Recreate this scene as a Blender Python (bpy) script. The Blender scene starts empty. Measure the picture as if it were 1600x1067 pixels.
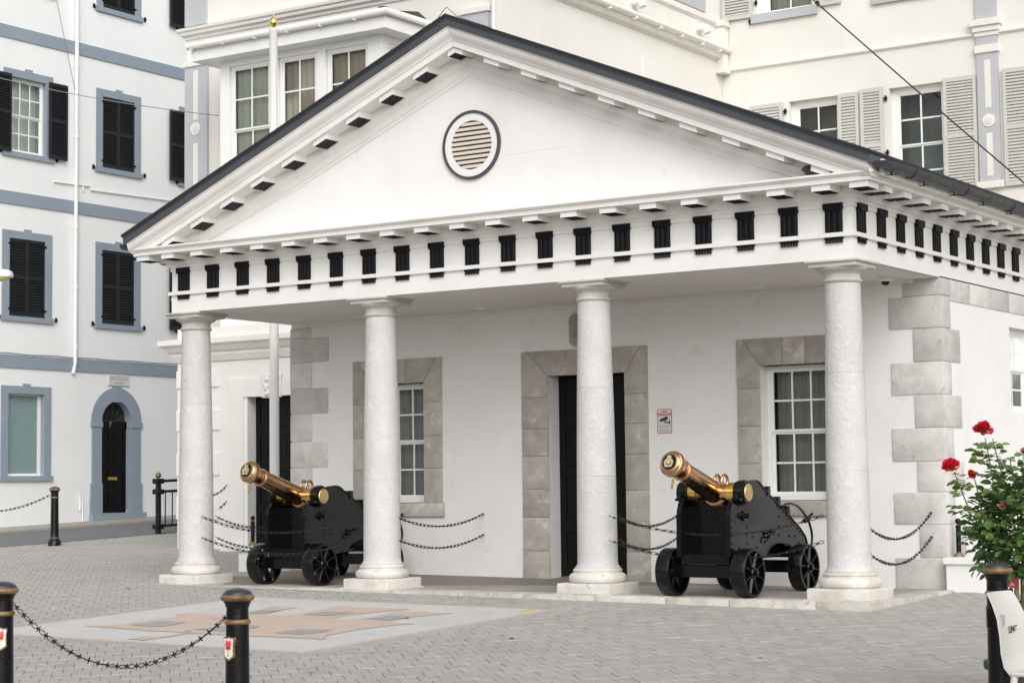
import bpy, bmesh, math, random
from mathutils import Vector, Matrix
random.seed(11)
scene = bpy.context.scene
# ------------------------------------------------------------------ camera
CAMR = ((0.832231, 0.5542999, -0.0119667), (-0.0515529, 0.0558756, -0.9971059), (-0.552027, 0.8304394, 0.0750772))
CAMC = Vector((7.7762785, -17.9732996, 1.1945963)); FPX = 2987.0
cd = bpy.data.cameras.new('camera'); cam = bpy.data.objects.new('camera', cd)
scene.collection.objects.link(cam); scene.camera = cam
cd.sensor_width = 36; cd.lens = FPX / 1600 * 36; cd.clip_start = .1; cd.clip_end = 600
_r, _d, _f = (Vector(r) for r in CAMR)
cam.matrix_world = Matrix(((_r.x, -_d.x, -_f.x, CAMC.x), (_r.y, -_d.y, -_f.y, CAMC.y), (_r.z, -_d.z, -_f.z, CAMC.z), (0, 0, 0, 1)))
# ------------------------------------------------------------------ light (overcast)
SUN_EL, SUN_AZ = math.radians(36), math.radians(136)      # azimuth clockwise from +Y
world = bpy.data.worlds.new('World'); scene.world = world; world.use_nodes = True
wn = world.node_tree; bg = wn.nodes['Background']
sky = wn.nodes.new('ShaderNodeTexSky'); sky.sky_type = 'NISHITA'; sky.sun_disc = False
sky.sun_elevation = SUN_EL; sky.sun_rotation = SUN_AZ; sky.dust_density = 4.0; sky.air_density = 1.0; sky.ozone_density = 1.0
hs = wn.nodes.new('ShaderNodeHueSaturation'); hs.inputs['Saturation'].default_value = .12   # cloud-grey sky
wn.links.new(sky.outputs[0], hs.inputs['Color']); wn.links.new(hs.outputs[0], bg.inputs[0]); bg.inputs[1].default_value = .15
sl = bpy.data.lights.new('sun', 'SUN'); sl.energy = 1.05; sl.angle = math.radians(80); sl.color = (1, .97, .935)
sun = bpy.data.objects.new('sun', sl); scene.collection.objects.link(sun)
sdir = Vector((math.sin(SUN_AZ) * math.cos(SUN_EL), math.cos(SUN_AZ) * math.cos(SUN_EL), math.sin(SUN_EL)))
sun.rotation_euler = (-sdir).to_track_quat('-Z', 'Y').to_euler(); sun.location = sdir * 60
scene.view_settings.view_transform = 'Standard'; scene.view_settings.look = 'None'
scene.view_settings.gamma = 1; scene.view_settings.use_curve_mapping = False; scene.view_settings.exposure = .14
# ------------------------------------------------------------------ pixel -> place helpers
def ray(x, y):
    a, b = (x - 800) / FPX, (y - 533.5) / FPX
    return Vector([CAMR[0][i] * a + CAMR[1][i] * b + CAMR[2][i] for i in range(3)])
def onX(x, y, X): d = ray(x, y); return CAMC + d * ((X - CAMC.x) / d.x)
def onY(x, y, Y): d = ray(x, y); return CAMC + d * ((Y - CAMC.y) / d.y)
def atD(x, y, D): return CAMC + ray(x, y) * D
def px(P):
    q = Vector(P) - CAMC; z = q.dot(_f); return 800 + FPX * q.dot(_r) / z, 533.5 + FPX * q.dot(_d) / z, z
GX, GY = -.010, .031
def g(x, y): return -.045 + GX * (x + 4.7) + GY * (y + .1)           # the plaza rises gently away from the street
def onG(x, y, dz=0):
    d = ray(x, y); n = Vector((-GX, -GY, 1)); c = -.045 + GX * 4.7 + GY * .1 + dz
    return CAMC + d * ((c - n.dot(CAMC)) / n.dot(d))
# ------------------------------------------------------------------ materials
MATS = {}
def M(name, col, rough=.6, metal=0, var=.0, vs=3.0, bump=0, bs=60, obj=0, stain=None, coat=0, streak=0, spec=.5, tone=False, grime=None, spots=None):
    m = bpy.data.materials.new(name); m.use_nodes = True; t = m.node_tree; N, L = t.nodes, t.links
    b = N['Principled BSDF']; b.inputs['Roughness'].default_value = rough; b.inputs['Metallic'].default_value = metal
    b.inputs['Coat Weight'].default_value = coat; b.inputs['Coat Roughness'].default_value = .08; b.inputs['Specular IOR Level'].default_value = spec
    tc = N.new('ShaderNodeTexCoord'); oi = N.new('ShaderNodeObjectInfo')
    off = N.new('ShaderNodeVectorMath'); off.operation = 'MULTIPLY_ADD'
    cmb = N.new('ShaderNodeCombineXYZ')
    for i in range(3): L.new(oi.outputs['Random'], cmb.inputs[i])
    L.new(cmb.outputs[0], off.inputs[0]); off.inputs[1].default_value = (37, 53, 71); L.new(tc.outputs['Object'], off.inputs[2])
    P = off.outputs[0]
    def noise(s, det=4, ro=.55, vec=None):
        n = N.new('ShaderNodeTexNoise'); n.inputs['Scale'].default_value = s; n.inputs['Detail'].default_value = det; n.inputs['Roughness'].default_value = ro
        L.new(vec or P, n.inputs['Vector']); return n.outputs['Fac']
    def mrange(x, a, bb, c, d):
        r = N.new('ShaderNodeMapRange'); L.new(x, r.inputs[0])
        for i, v in enumerate((a, bb, c, d)): r.inputs[i + 1].default_value = v
        return r.outputs[0]
    def mul(x, y):
        n = N.new('ShaderNodeMath'); n.operation = 'MULTIPLY'; L.new(x, n.inputs[0]); L.new(y, n.inputs[1]); return n.outputs[0]
    def mix(f, ca, cb):
        n = N.new('ShaderNodeMix'); n.data_type = 'RGBA'; L.new(f, n.inputs[0])
        for k, c in ((6, ca), (7, cb)):
            if isinstance(c, tuple): n.inputs[k].default_value = (*c, 1)
            else: L.new(c, n.inputs[k])
        return n.outputs[2]
    rgb = N.new('ShaderNodeRGB'); rgb.outputs[0].default_value = (*col, 1); c = rgb.outputs[0]
    if stain:
        sc, amt, ss = stain
        c = mix(mrange(noise(ss, 6, .62), .46, .72, 0, amt), c, sc)
    if grime:
        gc, amt, gs = grime
        c = mix(mrange(noise(gs, 8, .7), .55, .66, 0, amt), c, gc)
    if spots:
        pc, amt, ps = spots
        c = mix(mrange(noise(ps, 3, .5), .66, .70, 0, amt), c, pc)
    if streak:
        mp = N.new('ShaderNodeMapping'); mp.inputs['Scale'].default_value = (2.3, 2.3, .3); L.new(P, mp.inputs[0])
        c = mix(mrange(noise(1.0, 7, .68, mp.outputs[0]), .5, .85, 0, streak), c, (.34, .31, .26))
    fac = None
    if var: fac = mrange(noise(vs, 6, .6), .25, .75, 1 - var, 1 + var)
    if obj:
        r = oi.outputs['Random']
        if tone:
            at = N.new('ShaderNodeAttribute'); at.attribute_name = 'tone'
            ad = N.new('ShaderNodeMath'); ad.operation = 'ADD'; L.new(r, ad.inputs[0]); L.new(at.outputs['Fac'], ad.inputs[1])
            fr = N.new('ShaderNodeMath'); fr.operation = 'FRACT'; L.new(ad.outputs[0], fr.inputs[0]); r = fr.outputs[0]
        o = mrange(r, 0, 1, 1 - obj, 1 + obj); fac = mul(fac, o) if fac else o
    if fac:
        n = N.new('ShaderNodeVectorMath'); n.operation = 'SCALE'; L.new(c, n.inputs[0]); L.new(fac, n.inputs['Scale']); c = n.outputs[0]
    L.new(c, b.inputs['Base Color'])
    if bump:
        bp = N.new('ShaderNodeBump'); bp.inputs['Strength'].default_value = min(1, bump * 10); bp.inputs['Distance'].default_value = .012 * bump * 10
        L.new(noise(bs, 5, .6), bp.inputs['Height']); L.new(bp.outputs[0], b.inputs['Normal'])
    if rough < .55 and var: L.new(mrange(noise(vs * 4, 4), .3, .7, rough * .75, rough * 1.35), b.inputs['Roughness'])
    MATS[name] = m; return m
def glass(name, tint, refl=1.0):
    m = bpy.data.materials.new(name); m.use_nodes = True; t = m.node_tree; N, L = t.nodes, t.links; N.remove(N['Principled BSDF'])
    tr = N.new('ShaderNodeBsdfTransparent'); tr.inputs[0].default_value = (*tint, 1)
    gl = N.new('ShaderNodeBsdfGlossy'); gl.inputs['Roughness'].default_value = .02; gl.inputs[0].default_value = (.95, 1, .98, 1)
    fr = N.new('ShaderNodeFresnel'); fr.inputs[0].default_value = 1.36 * refl
    tc = N.new('ShaderNodeTexCoord'); nz = N.new('ShaderNodeTexNoise'); nz.inputs['Scale'].default_value = 2.2; L.new(tc.outputs['Object'], nz.inputs[0])
    bp = N.new('ShaderNodeBump'); bp.inputs['Strength'].default_value = .025; bp.inputs['Distance'].default_value = .05; L.new(nz.outputs[0], bp.inputs['Height']); L.new(bp.outputs[0], gl.inputs['Normal'])
    mx = N.new('ShaderNodeMixShader'); L.new(fr.outputs[0], mx.inputs[0]); L.new(tr.outputs[0], mx.inputs[1]); L.new(gl.outputs[0], mx.inputs[2])
    L.new(mx.outputs[0], N['Material Output'].inputs[0]); MATS[name] = m; return m
M('stucco', (.79, .785, .775), .75, var=.03, vs=.9, bump=.045, bs=55, streak=.06, stain=((.70, .69, .665), .45, 1.1), spots=((.62, .60, .56), .25, 5))
M('white_paint', (.785, .775, .76), .55, var=.03, vs=2.0, bump=.012, bs=25, streak=.10, stain=((.68, .65, .61), .35, 1.6))
M('mould_white', (.79, .775, .755), .5, var=.03, vs=2.5, stain=((.62, .57, .50), .35, 2.2))
M('joinery', (.80, .80, .78), .35, var=.02)
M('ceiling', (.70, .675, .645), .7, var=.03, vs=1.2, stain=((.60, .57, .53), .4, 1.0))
M('quoin', (.585, .57, .545), .8, var=.12, vs=4, bump=.06, bs=30, obj=.13, stain=((.38, .365, .345), .65, 2.6), grime=((.68, .66, .63), .6, 5), spots=((.33, .31, .28), .5, 11))
M('surround', (.435, .405, .365), .8, var=.14, vs=5, bump=.06, bs=30, obj=.12, stain=((.30, .27, .235), .65, 3.2), grime=((.60, .57, .53), .6, 5), spots=((.26, .23, .2), .5, 13))
M('column', (.565, .56, .552), .8, var=.08, vs=7, bump=.10, bs=26, obj=.03, stain=((.44, .44, .437), .55, 3.5), grime=((.67, .655, .625), .5, 14), spots=((.40, .38, .35), .4, 17))
M('capital', (.53, .51, .48), .75, var=.08, vs=5, bump=.02, bs=50, stain=((.42, .37, .31), .55, 4))
M('plinth', (.64, .62, .58), .8, var=.09, vs=6, bump=.08, bs=28, stain=((.45, .385, .31), .7, 3.2), spots=((.33, .27, .21), .5, 14))
M('edging', (.55, .52, .47), .85, var=.12, vs=7, bump=.10, bs=24, obj=.09, stain=((.33, .28, .22), .7, 4), spots=((.2, .17, .13), .5, 14))
M('flag', (.35, .33, .305), .75, var=.10, vs=3, bump=.02, bs=40, obj=.10, stain=((.24, .21, .185), .6, 3))
M('black_gloss', (.006, .006, .007), .20, var=.3, vs=6, spec=.30)
M('black_paint', (.006, .006, .008), .45, var=.2, vs=5, spec=.14)
M('black_door', (.005, .005, .006), .28, spec=.22)
M('shutter_black', (.012, .013, .015), .38, var=.2, spec=.45)
M('blue_trim', (.255, .305, .365), .75, var=.05, vs=2.0, bump=.02, bs=70, streak=.06)
M('lilac_trim', (.455, .465, .485), .75, var=.05, vs=3.0, bump=.02, bs=60, streak=.06)
M('house_white', (.81, .825, .825), .8, var=.03, vs=.7, bump=.05, bs=38, streak=.07)
M('cream', (.75, .735, .69), .8, var=.035, vs=.6, bump=.015, bs=50, streak=.12, stain=((.66, .62, .545), .40, .45))
M('cream_trim', (.75, .73, .68), .7, var=.03, vs=1.5, streak=.12)
M('cream_stone', (.74, .73, .70), .8, var=.04, vs=3, bump=.015)
M('louvre_grey', (.55, .54, .505), .55, var=.04, vs=3)
M('slate', (.02, .021, .024), .6, var=.25, vs=5)
M('verge', (.058, .064, .076), .45, var=.15, vs=4)
M('gutter', (.034, .038, .045), .4, var=.2, vs=4, spec=.4)
M('bronze', (.66, .405, .225), .22, 1, var=.05, vs=3, stain=((.42, .24, .12), .5, 2.2))
M('brass', (.80, .57, .17), .24, 1, var=.10, vs=6, stain=((.45, .30, .10), .6, 8))
M('brass_disc', (.80, .62, .30), .42, 1, var=.12, vs=9, stain=((.60, .47, .25), .5, 12))
M('crest', (.80, .72, .42), .35, .8)
M('gilt', (.26, .165, .075), .42, .35, var=.25, vs=16, stain=((.055, .035, .022), .8, 12))
M('gilt_leaf', (.95, .72, .22), .22, 1)
M('iron', (.018, .017, .016), .5, .3, var=.3, vs=9, stain=((.06, .03, .018), .35, 14))
M('paver', (.372, .360, .338), .85, var=.08, vs=9, bump=.035, bs=45, obj=.05, tone=True, stain=((.30, .287, .262), .5, .9), grime=((.425, .417, .40), .5, 2.3), spots=((.22, .20, .175), .5, 6))
M('joint', (.235, .205, .165), .95, var=.15, vs=8, bump=.05)
M('asphalt', (.155, .158, .165), .9, var=.1, vs=3, bump=.05, bs=90)
M('sidewalk', (.34, .32, .295), .9, var=.1, vs=3, bump=.04)
M('mosaic_light', (.53, .525, .515), .8, var=.07, vs=5, bump=.02, bs=50, stain=((.45, .44, .43), .5, 1.5), spots=((.3, .29, .27), .4, 7))
M('mosaic_salmon', (.52, .415, .35), .8, var=.07, vs=6, bump=.02, bs=50, stain=((.45, .375, .33), .5, 1.8), spots=((.3, .25, .22), .4, 7))
M('mosaic_dark', (.32, .32, .323), .8, var=.08, vs=6, bump=.02)
M('mosaic_tan', (.45, .40, .31), .8, var=.06, vs=6)
M('line_yellow', (.60, .43, .10), .8, var=.15, vs=9)
M('curtain', (.36, .35, .345), .9, var=.06, vs=5)
M('blind', (.40, .335, .27), .9, var=.08, vs=2)
M('curtain_green', (.46, .47, .40), .9, var=.12, vs=2)
M('room', (.035, .035, .035), .95)
M('frosted', (.21, .30, .30), .25, var=.04, vs=1.0)
M('vent_slat', (.62, .55, .47), .7, var=.06)
M('plastic_white', (.56, .545, .515), .4, var=.03, vs=4, stain=((.5, .48, .44), .3, 6))
M('print_black', (.02, .02, .022), .6); M('print_grey', (.33, .33, .36), .6); M('print_red', (.65, .06, .06), .6); M('print_orange', (.75, .36, .18), .6)
M('sign_grey', (.58, .60, .60), .45)
M('badge_white', (.72, .71, .68), .35, var=.05)
M('rose_red', (.56, .006, .028), .55, obj=.12, var=.1, vs=30); M('rose_pink', (.80, .17, .17), .55)
M('leaf', (.06, .125, .03), .42, var=.45, vs=9); M('leaf_young', (.14, .21, .05), .45, var=.3, vs=9)
M('cane', (.09, .12, .04), .6); M('stake', (.33, .20, .11), .7, var=.15, vs=12)
M('pot', (.035, .036, .04), .5, var=.2); M('soil', (.04, .028, .018), .95)
M('pigeon', (.035, .037, .045), .5, var=.4, vs=14); M('pigeon_bar', (.30, .31, .33), .6)
M('lamp_white', (.75, .74, .71), .45); M('lamp_lens', (.55, .42, .18), .35)
M('crack', (.56, .54, .51), .8); M('iron_black', (.004, .004, .005), .17, var=.08, vs=3, spec=.38); M('cap_black', (.03, .032, .038), .32, spec=.6); M('room_grey', (.24, .26, .25), .9, var=.5, vs=1.2)
M('cable', (.015, .015, .015), .6); M('wire_grey', (.22, .22, .22), .6)
M('plaque_stone', (.36, .32, .26), .85, var=.2, vs=14, bump=.06, bs=40)
M('nameplate', (.60, .60, .57), .8, var=.06, vs=9, bump=.03)
glass('pane', (.86, .9, .88)); glass('pane_dark', (.75, .80, .78), 1.2)
# ------------------------------------------------------------------ mesh builder
def ident(u, w, v): return (u, w, v)
class MB:
    def __init__(s, m=None): s.v = []; s.f = []; s.m = m
    def add(s, vs, fs):
        k = len(s.v); s.v += [tuple(s.m(*p)) if s.m else tuple(p) for p in vs]; s.f += [tuple(i + k for i in q) for q in fs]; return s
    def box(s, a, b, c, d, e, f):
        return s.add([(x, y, z) for z in (e, f) for y in (c, d) for x in (a, b)], [(0, 1, 3, 2), (4, 5, 7, 6), (0, 1, 5, 4), (2, 3, 7, 6), (0, 2, 6, 4), (1, 3, 7, 5)])
    def prism(s, poly, ax, a, b):
        def P(p, t): return {'x': (t, p[0], p[1]), 'y': (p[0], t, p[1]), 'z': (p[0], p[1], t)}[ax]
        n = len(poly)
        return s.add([P(p, a) for p in poly] + [P(p, b) for p in poly], [tuple(range(n)), tuple(range(2 * n - 1, n - 1, -1))] + [(i, (i + 1) % n, n + (i + 1) % n, n + i) for i in range(n)])
    def lathe(s, prof, c=(0, 0, 0), n=32, ax='z', cap=True):
        vs = []; fs = []; c = Vector(c)
        for r, h in prof:
            for i in range(n):
                a = 2 * math.pi * i / n; p, q = r * math.cos(a), r * math.sin(a)
                vs.append(c + Vector({'z': (p, q, h), 'x': (h, p, q), 'y': (p, h, q)}[ax]))
        for j in range(len(prof) - 1):
            for i in range(n): fs.append((j * n + i, j * n + (i + 1) % n, (j + 1) * n + (i + 1) % n, (j + 1) * n + i))
        if cap: fs += [tuple(range(n)), tuple(range((len(prof) - 1) * n, len(prof) * n))]
        return s.add(vs, fs)
    def tube(s, path, r, n=8, closed=False):
        path = [Vector(p) for p in path]; vs = []; fs = []; m = len(path); rr = r if isinstance(r, (list, tuple)) else [r] * m
        up = Vector((.13, .21, .97))
        for i, p in enumerate(path):
            t = (path[(i + 1) % m] - path[i - 1]) if closed else (path[min(i + 1, m - 1)] - path[max(i - 1, 0)])
            t.normalize(); a = t.cross(up)
            if a.length < .05: a = t.cross(Vector((1, 0, 0)))
            a.normalize(); b = t.cross(a)
            for k in range(n):
                th = 2 * math.pi * k / n; vs.append(p + (a * math.cos(th) + b * math.sin(th)) * rr[i])
        for i in range(m if closed else m - 1):
            j = (i + 1) % m
            for k in range(n): fs.append((i * n + k, i * n + (k + 1) % n, j * n + (k + 1) % n, j * n + k))
        if not closed: fs += [tuple(range(n)), tuple(range((m - 1) * n, m * n))]
        return s.add(vs, fs)
    def grid(s, rows):
        n = len(rows[0]); vs = [p for r in rows for p in r]
        return s.add(vs, [(j * n + i, j * n + i + 1, (j + 1) * n + i + 1, (j + 1) * n + i) for j in range(len(rows) - 1) for i in range(n - 1)])
    def ball(s, c, r, n=12, sq=(1, 1, 1)):
        h = n // 2; pr = [(max(1e-4, math.sin(math.pi * j / h)) * r, -math.cos(math.pi * j / h) * r) for j in range(h + 1)]
        k = len(s.v); mm = s.m; s.m = None; s.lathe(pr, (0, 0, 0), n); s.m = mm
        for i in range(k, len(s.v)):
            x, y, z = s.v[i]; q = (c[0] + x * sq[0], c[1] + y * sq[1], c[2] + z * sq[2]); s.v[i] = tuple(s.m(*q)) if s.m else q
        return s
    def mesh(s, name, smooth=None, bevel=0, seg=2, recalc=True):
        me = bpy.data.meshes.new(name); me.from_pydata(s.v, [], s.f)
        bm = bmesh.new(); bm.from_mesh(me)
        if bevel:
            bmesh.ops.remove_doubles(bm, verts=bm.verts, dist=1e-5)
        if recalc: bmesh.ops.recalc_face_normals(bm, faces=bm.faces)
        if bevel:
            ed = [e for e in bm.edges if len(e.link_faces) == 2 and e.calc_face_angle(0) > .6]
            bmesh.ops.bevel(bm, geom=ed, offset=bevel, segments=seg, affect='EDGES', profile=.5)
        if smooth is not None:
            for f in bm.faces: f.smooth = True
            for e in bm.edges:
                if len(e.link_faces) == 2 and e.calc_face_angle(0) > smooth: e.smooth = False
        bm.to_mesh(me); bm.free(); return me
    def build(s, name, mat, parent=None, smooth=None, bevel=0, seg=2, recalc=True, loc=None, label=None, kind=None):
        return link(s.mesh(name, smooth, bevel, seg, recalc), name, mat, parent, loc, label, kind)
SM = .7
def cat(pts, k=5):
    P = [Vector(p) for p in pts]; out = []
    for i in range(len(P) - 1):
        a, b, c, d = P[max(i - 1, 0)], P[i], P[i + 1], P[min(i + 2, len(P) - 1)]
        for j in range(k):
            t = j / k; out.append(.5 * (2 * b + (c - a) * t + (2 * a - 5 * b + 4 * c - d) * t * t + (3 * b - a - 3 * c + d) * t ** 3))
    return out + [P[-1]]
def link(me, name, mat, parent=None, loc=None, label=None, kind=None):
    if mat and not me.materials: me.materials.append(MATS[mat])
    o = bpy.data.objects.new(name, me); scene.collection.objects.link(o)
    if parent:
        o.parent = parent
        if loc is None and parent.get('world_parts') : o.location = -parent.location
    if loc is not None: o.location = loc
    if label: o['label'] = label
    if kind: o['kind'] = kind
    return o
def tag(o, label, cat, group=None):
    o['label'] = label; o['category'] = cat
    if group: o['group'] = group
    return o
def thing(name, label, cat, loc=(0, 0, 0), group=None, local=False, rz=0):
    o = bpy.data.objects.new(name, None); scene.collection.objects.link(o); o.location = loc; o.rotation_euler = (0, 0, rz); o.empty_display_size = .2
    if not local: o['world_parts'] = 1
    return tag(o, label, cat, group)
def copy_tree(o, parent=None):
    c = o.copy(); scene.collection.objects.link(c); c.parent = parent
    for ch in o.children: copy_tree(ch, c)
    return c
def struct(o): o['kind'] = 'structure'; return o
def text_mesh(txt, size, ext=.001, bold=0):
    cu = bpy.data.curves.new('t', 'FONT'); cu.body = txt; cu.size = size; cu.extrude = ext; cu.offset = bold; cu.align_x = 'CENTER'; cu.align_y = 'CENTER'; cu.resolution_u = 2
    ob = bpy.data.objects.new('t', cu); scene.collection.objects.link(ob)
    me = bpy.data.meshes.new_from_object(ob.evaluated_get(bpy.context.evaluated_depsgraph_get())); me.materials.clear()
    bpy.data.objects.remove(ob); bpy.data.curves.remove(cu); return me
FY = lambda Y0: (lambda u, w, v: (u, Y0 - w, v))       # facade facing the camera (-Y): u along X, w outwards
FX = lambda X0: (lambda u, w, v: (X0 + w, u, v))       # facade facing +X: u along Y
# ================================================================== GROUND
def gquad(x0, x1, y0, y1, dz, n=1):
    m = MB(); m.add([(x0, y0, g(x0, y0) + dz), (x1, y0, g(x1, y0) + dz), (x1, y1, g(x1, y1) + dz), (x0, y1, g(x0, y1) + dz)], [(0, 1, 2, 3)]); return m
struct(gquad(-120, 120, -120, 120, -.009).build('ground', 'joint'))
road = struct(gquad(-21.75, -18.0, -60, 60, .004).build('road', 'asphalt'))
pav = MB()
for y in range(-60, 60, 20): pav.add([(x, yy, g(x, yy) + dz) for dz in (-.1, .035) for yy in (y, y + 20) for x in (-24, -21.75)], [(4, 5, 7, 6), (1, 3, 7, 5)])
struct(pav.build('sidewalk', 'sidewalk'))
gquad(-21.70, -21.62, -60, 60, .008).build('yellow_line', 'line_yellow', road)
# paving stones: running bond, laid askew to the buildings
pd = Vector((-.700, .714)).normalized(); pq = Vector((pd.y, -pd.x)); PW, PL = .155, .305
PAVE = bpy.data.objects.new('plaza_paving', None); scene.collection.objects.link(PAVE); PAVE['kind'] = 'structure'
MOS = (-7.10, -2.93, -5.17, -1.14)
cells = []
for j in range(-130, 75):
    for i in range(-200, 200):
        b = pd * (j * PL) + pq * ((i + (.5 if j % 2 else 0)) * PW) + Vector((-4.7, -2))
        x, y = b
        if x < -18.05 or y > 12 or x > 18 or y < -16: continue
        if MOS[0] + .14 < x < MOS[1] - .14 and MOS[2] + .14 < y < MOS[3] - .14: continue
        if -9.4 < x < .0 and y > .1: continue
        P = (x, y, g(x, y)); d = (Vector(P) - CAMC).dot(_f)
        if d < 4.5: continue
        u, v, d = px(P)
        if not (-1100 < u < 2600 and v < 1900): continue
        vis = (0 < u < 1600 and v < 1062) and not (x < -14.9 and y > 5.2)
        cells.append((-(1e6 / d ** 3) if vis else 0, x, y))
cells.sort()
slope = Matrix(((1, 0, 0), (0, 1, 0), (GX, GY, 1)))
def stone_verts(jx=0):
    a, b = PW / 2 - .0022, PL / 2 - .0022; e = .004
    def P(s, t, z): q = pq * s + pd * t; return slope @ Vector((q.x, q.y, z))
    vs = [P(s * a, t * b, -.03) for s, t in ((-1, -1), (1, -1), (1, 1), (-1, 1))] + [P(s * a, t * b, -e) for s, t in ((-1, -1), (1, -1), (1, 1), (-1, 1))] + [P(s * (a - e), t * (b - e), 0) for s, t in ((-1, -1), (1, -1), (1, 1), (-1, 1))]
    fs = [(8, 9, 10, 11)] + [(k, (k + 1) % 4, 4 + (k + 1) % 4, 4 + k) for k in range(4)] + [(4 + k, 4 + (k + 1) % 4, 8 + (k + 1) % 4, 8 + k) for k in range(4)]
    return vs, fs
sv, sf = stone_verts()
sme = MB().add(sv, sf).mesh('paving_stone')
for k, (_, x, y) in enumerate(cells[:300]):
    o = link(sme, 'paving_stone', 'paver', PAVE, (x, y, g(x, y) + random.uniform(-.0025, .0015)))
vs = []; fs = []; tones = []
for _, x, y in cells[300:]:
    k = len(vs); z = g(x, y) + random.uniform(-.0025, .0015); tn = random.random(); tx, ty = random.gauss(0, .004), random.gauss(0, .004)
    vs += [(p[0] + x, p[1] + y, p[2] + z + p[0] * tx + p[1] * ty) for p in sv]; fs += [tuple(q + k for q in f) for f in sf]; tones += [tn] * len(sv)
me = bpy.data.meshes.new('paving_stones'); me.from_pydata(vs, [], fs); at = me.attributes.new('tone', 'FLOAT', 'POINT'); at.data.foreach_set('value', tones)
link(me, 'paving_stones', 'paver', PAVE, kind='stuff')
# inlaid panel in front of the portico
mo = thing('pavement_inlay', 'square pale stone inlay with salmon castle and key design set in the plaza', 'inlay', (-5, -3.15, g(-5, -3.15)))
def gbox(x0, x1, y0, y1, dz, name, mat, par):
    m = MB(); m.add([(x, y, g(x, y) + z) for z in (-.04, dz) for (x, y) in ((x0, y0), (x1, y0), (x1, y1), (x0, y1))], [(4, 5, 6, 7), (0, 1, 5, 4), (1, 2, 6, 5), (2, 3, 7, 6), (3, 0, 4, 7)]); return m.build(name, mat, par)
x0, x1, y0, y1 = MOS
for a in ((x0 - .13, x1 + .13, y0 - .13, y0 - .002), (x0 - .13, x1 + .13, y1 + .002, y1 + .13), (x0 - .13, x0 - .002, y0, y1), (x1 + .002, x1 + .13, y0, y1)): gbox(*a, .002, 'border_course', 'paver', mo)
for a in ((x0, x1, y0, y0 + .06), (x0, x1, y1 - .05, y1), (x0, x0 + .06, y0 + .061, y1 - .051), (x1 - .07, x1, y0 + .061, y1 - .051)): gbox(*a, .004, 'salmon_edging', 'mosaic_salmon', mo)
field = gbox(x0 + .061, x1 - .071, y0 + .061, y1 - .051, .004, 'pale_field', 'mosaic_light', mo)
def inlay(pts, dz, name, mat):
    P = [onG(x, y, dz) for x, y in pts]; m = MB(); m.add(P, [tuple(range(len(P)))]); return m.build(name, mat, mo, recalc=False)
def c1(*p): return [(x / 4.706, 925 + y / 4.706) for x, y in p]
def c2(*p): return [(320 + x / 4.706, 925 + y / 4.706) for x, y in p]
def c3(*p): return [(560 + x / 4.706, 925 + y / 4.706) for x, y in p]
castle = c1((610, 245), (930, 232), (1190, 190), (1330, 172), (1290, 162), (1365, 150), (1560, 155)) + c2((330, 152), (440, 112), (510, 101), (600, 109), (690, 108), (560, 130), (420, 165), (540, 170), (700, 158), (860, 125), (915, 112), (960, 102), (1060, 101), (1130, 112), (1260, 111), (1515, 122), (1300, 141), (1100, 162), (930, 190), (1050, 197), (1240, 178)) + c3((235, 150), (290, 136), (500, 141), (600, 152), (710, 151), (400, 180), (222, 210), (300, 225), (430, 229), (250, 241), (0, 272)) + c2((880, 320), (895, 331), (860, 343), (620, 331), (330, 320), (0, 306)) + c1((1320, 292), (1100, 281), (900, 265))
inlay(castle, .008, 'castle_figure', 'mosaic_salmon')
for w in (c1((940, 238), (1180, 210), (1370, 217), (1300, 234), (1160, 252)), c1((1420, 270),) + c2((120, 248), (340, 235), (410, 245), (370, 262), (130, 285)), c2((330, 142), (440, 126), (545, 132), (470, 148), (330, 158)), c2((720, 162), (900, 140), (1105, 143), (1050, 156), (910, 170)), c2((1180, 192), (1360, 170), (1505, 172), (1480, 186), (1320, 203)), c2((510, 297), (690, 268), (935, 271), (900, 287), (720, 310))):
    inlay(w, .011, 'castle_window', 'mosaic_dark')
inlay(c1((945, 341), (1030, 334), (1062, 320), (1120, 322), (1125, 331), (1260, 312), (1385, 291), (1345, 288), (1380, 280), (1425, 291), (1400, 296), (1270, 322), (1130, 340), (1055, 353), (1015, 350), (1030, 341), (945, 345)), .008, 'key_figure', 'mosaic_tan')
# ================================================================== GUARDHOUSE
W0, YB, YW = -9.42, 6.2, 2.365
XC = -4.705
GH = thing('guardhouse', 'white classical guardhouse with four columned portico, pediment and black triglyphs', 'building', (XC, 1.2, 0))
def wrap(prof, yb=YB):
    """closed profile (out, z) swept round left side, front and right side with mitred corners"""
    n = len(prof); m = MB(); vs = []
    for o, z in prof: vs += [(W0 - o, yb, z), (W0 - o, -o, z), (o, -o, z), (o, yb, z)]
    fs = []
    for i in range(n):
        j = (i + 1) % n
        for k in range(3): fs.append((i * 4 + k, i * 4 + k + 1, j * 4 + k + 1, j * 4 + k))
    fs += [tuple(i * 4 for i in range(n)), tuple(i * 4 + 3 for i in range(n))]
    return m.add(vs, fs)
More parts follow.
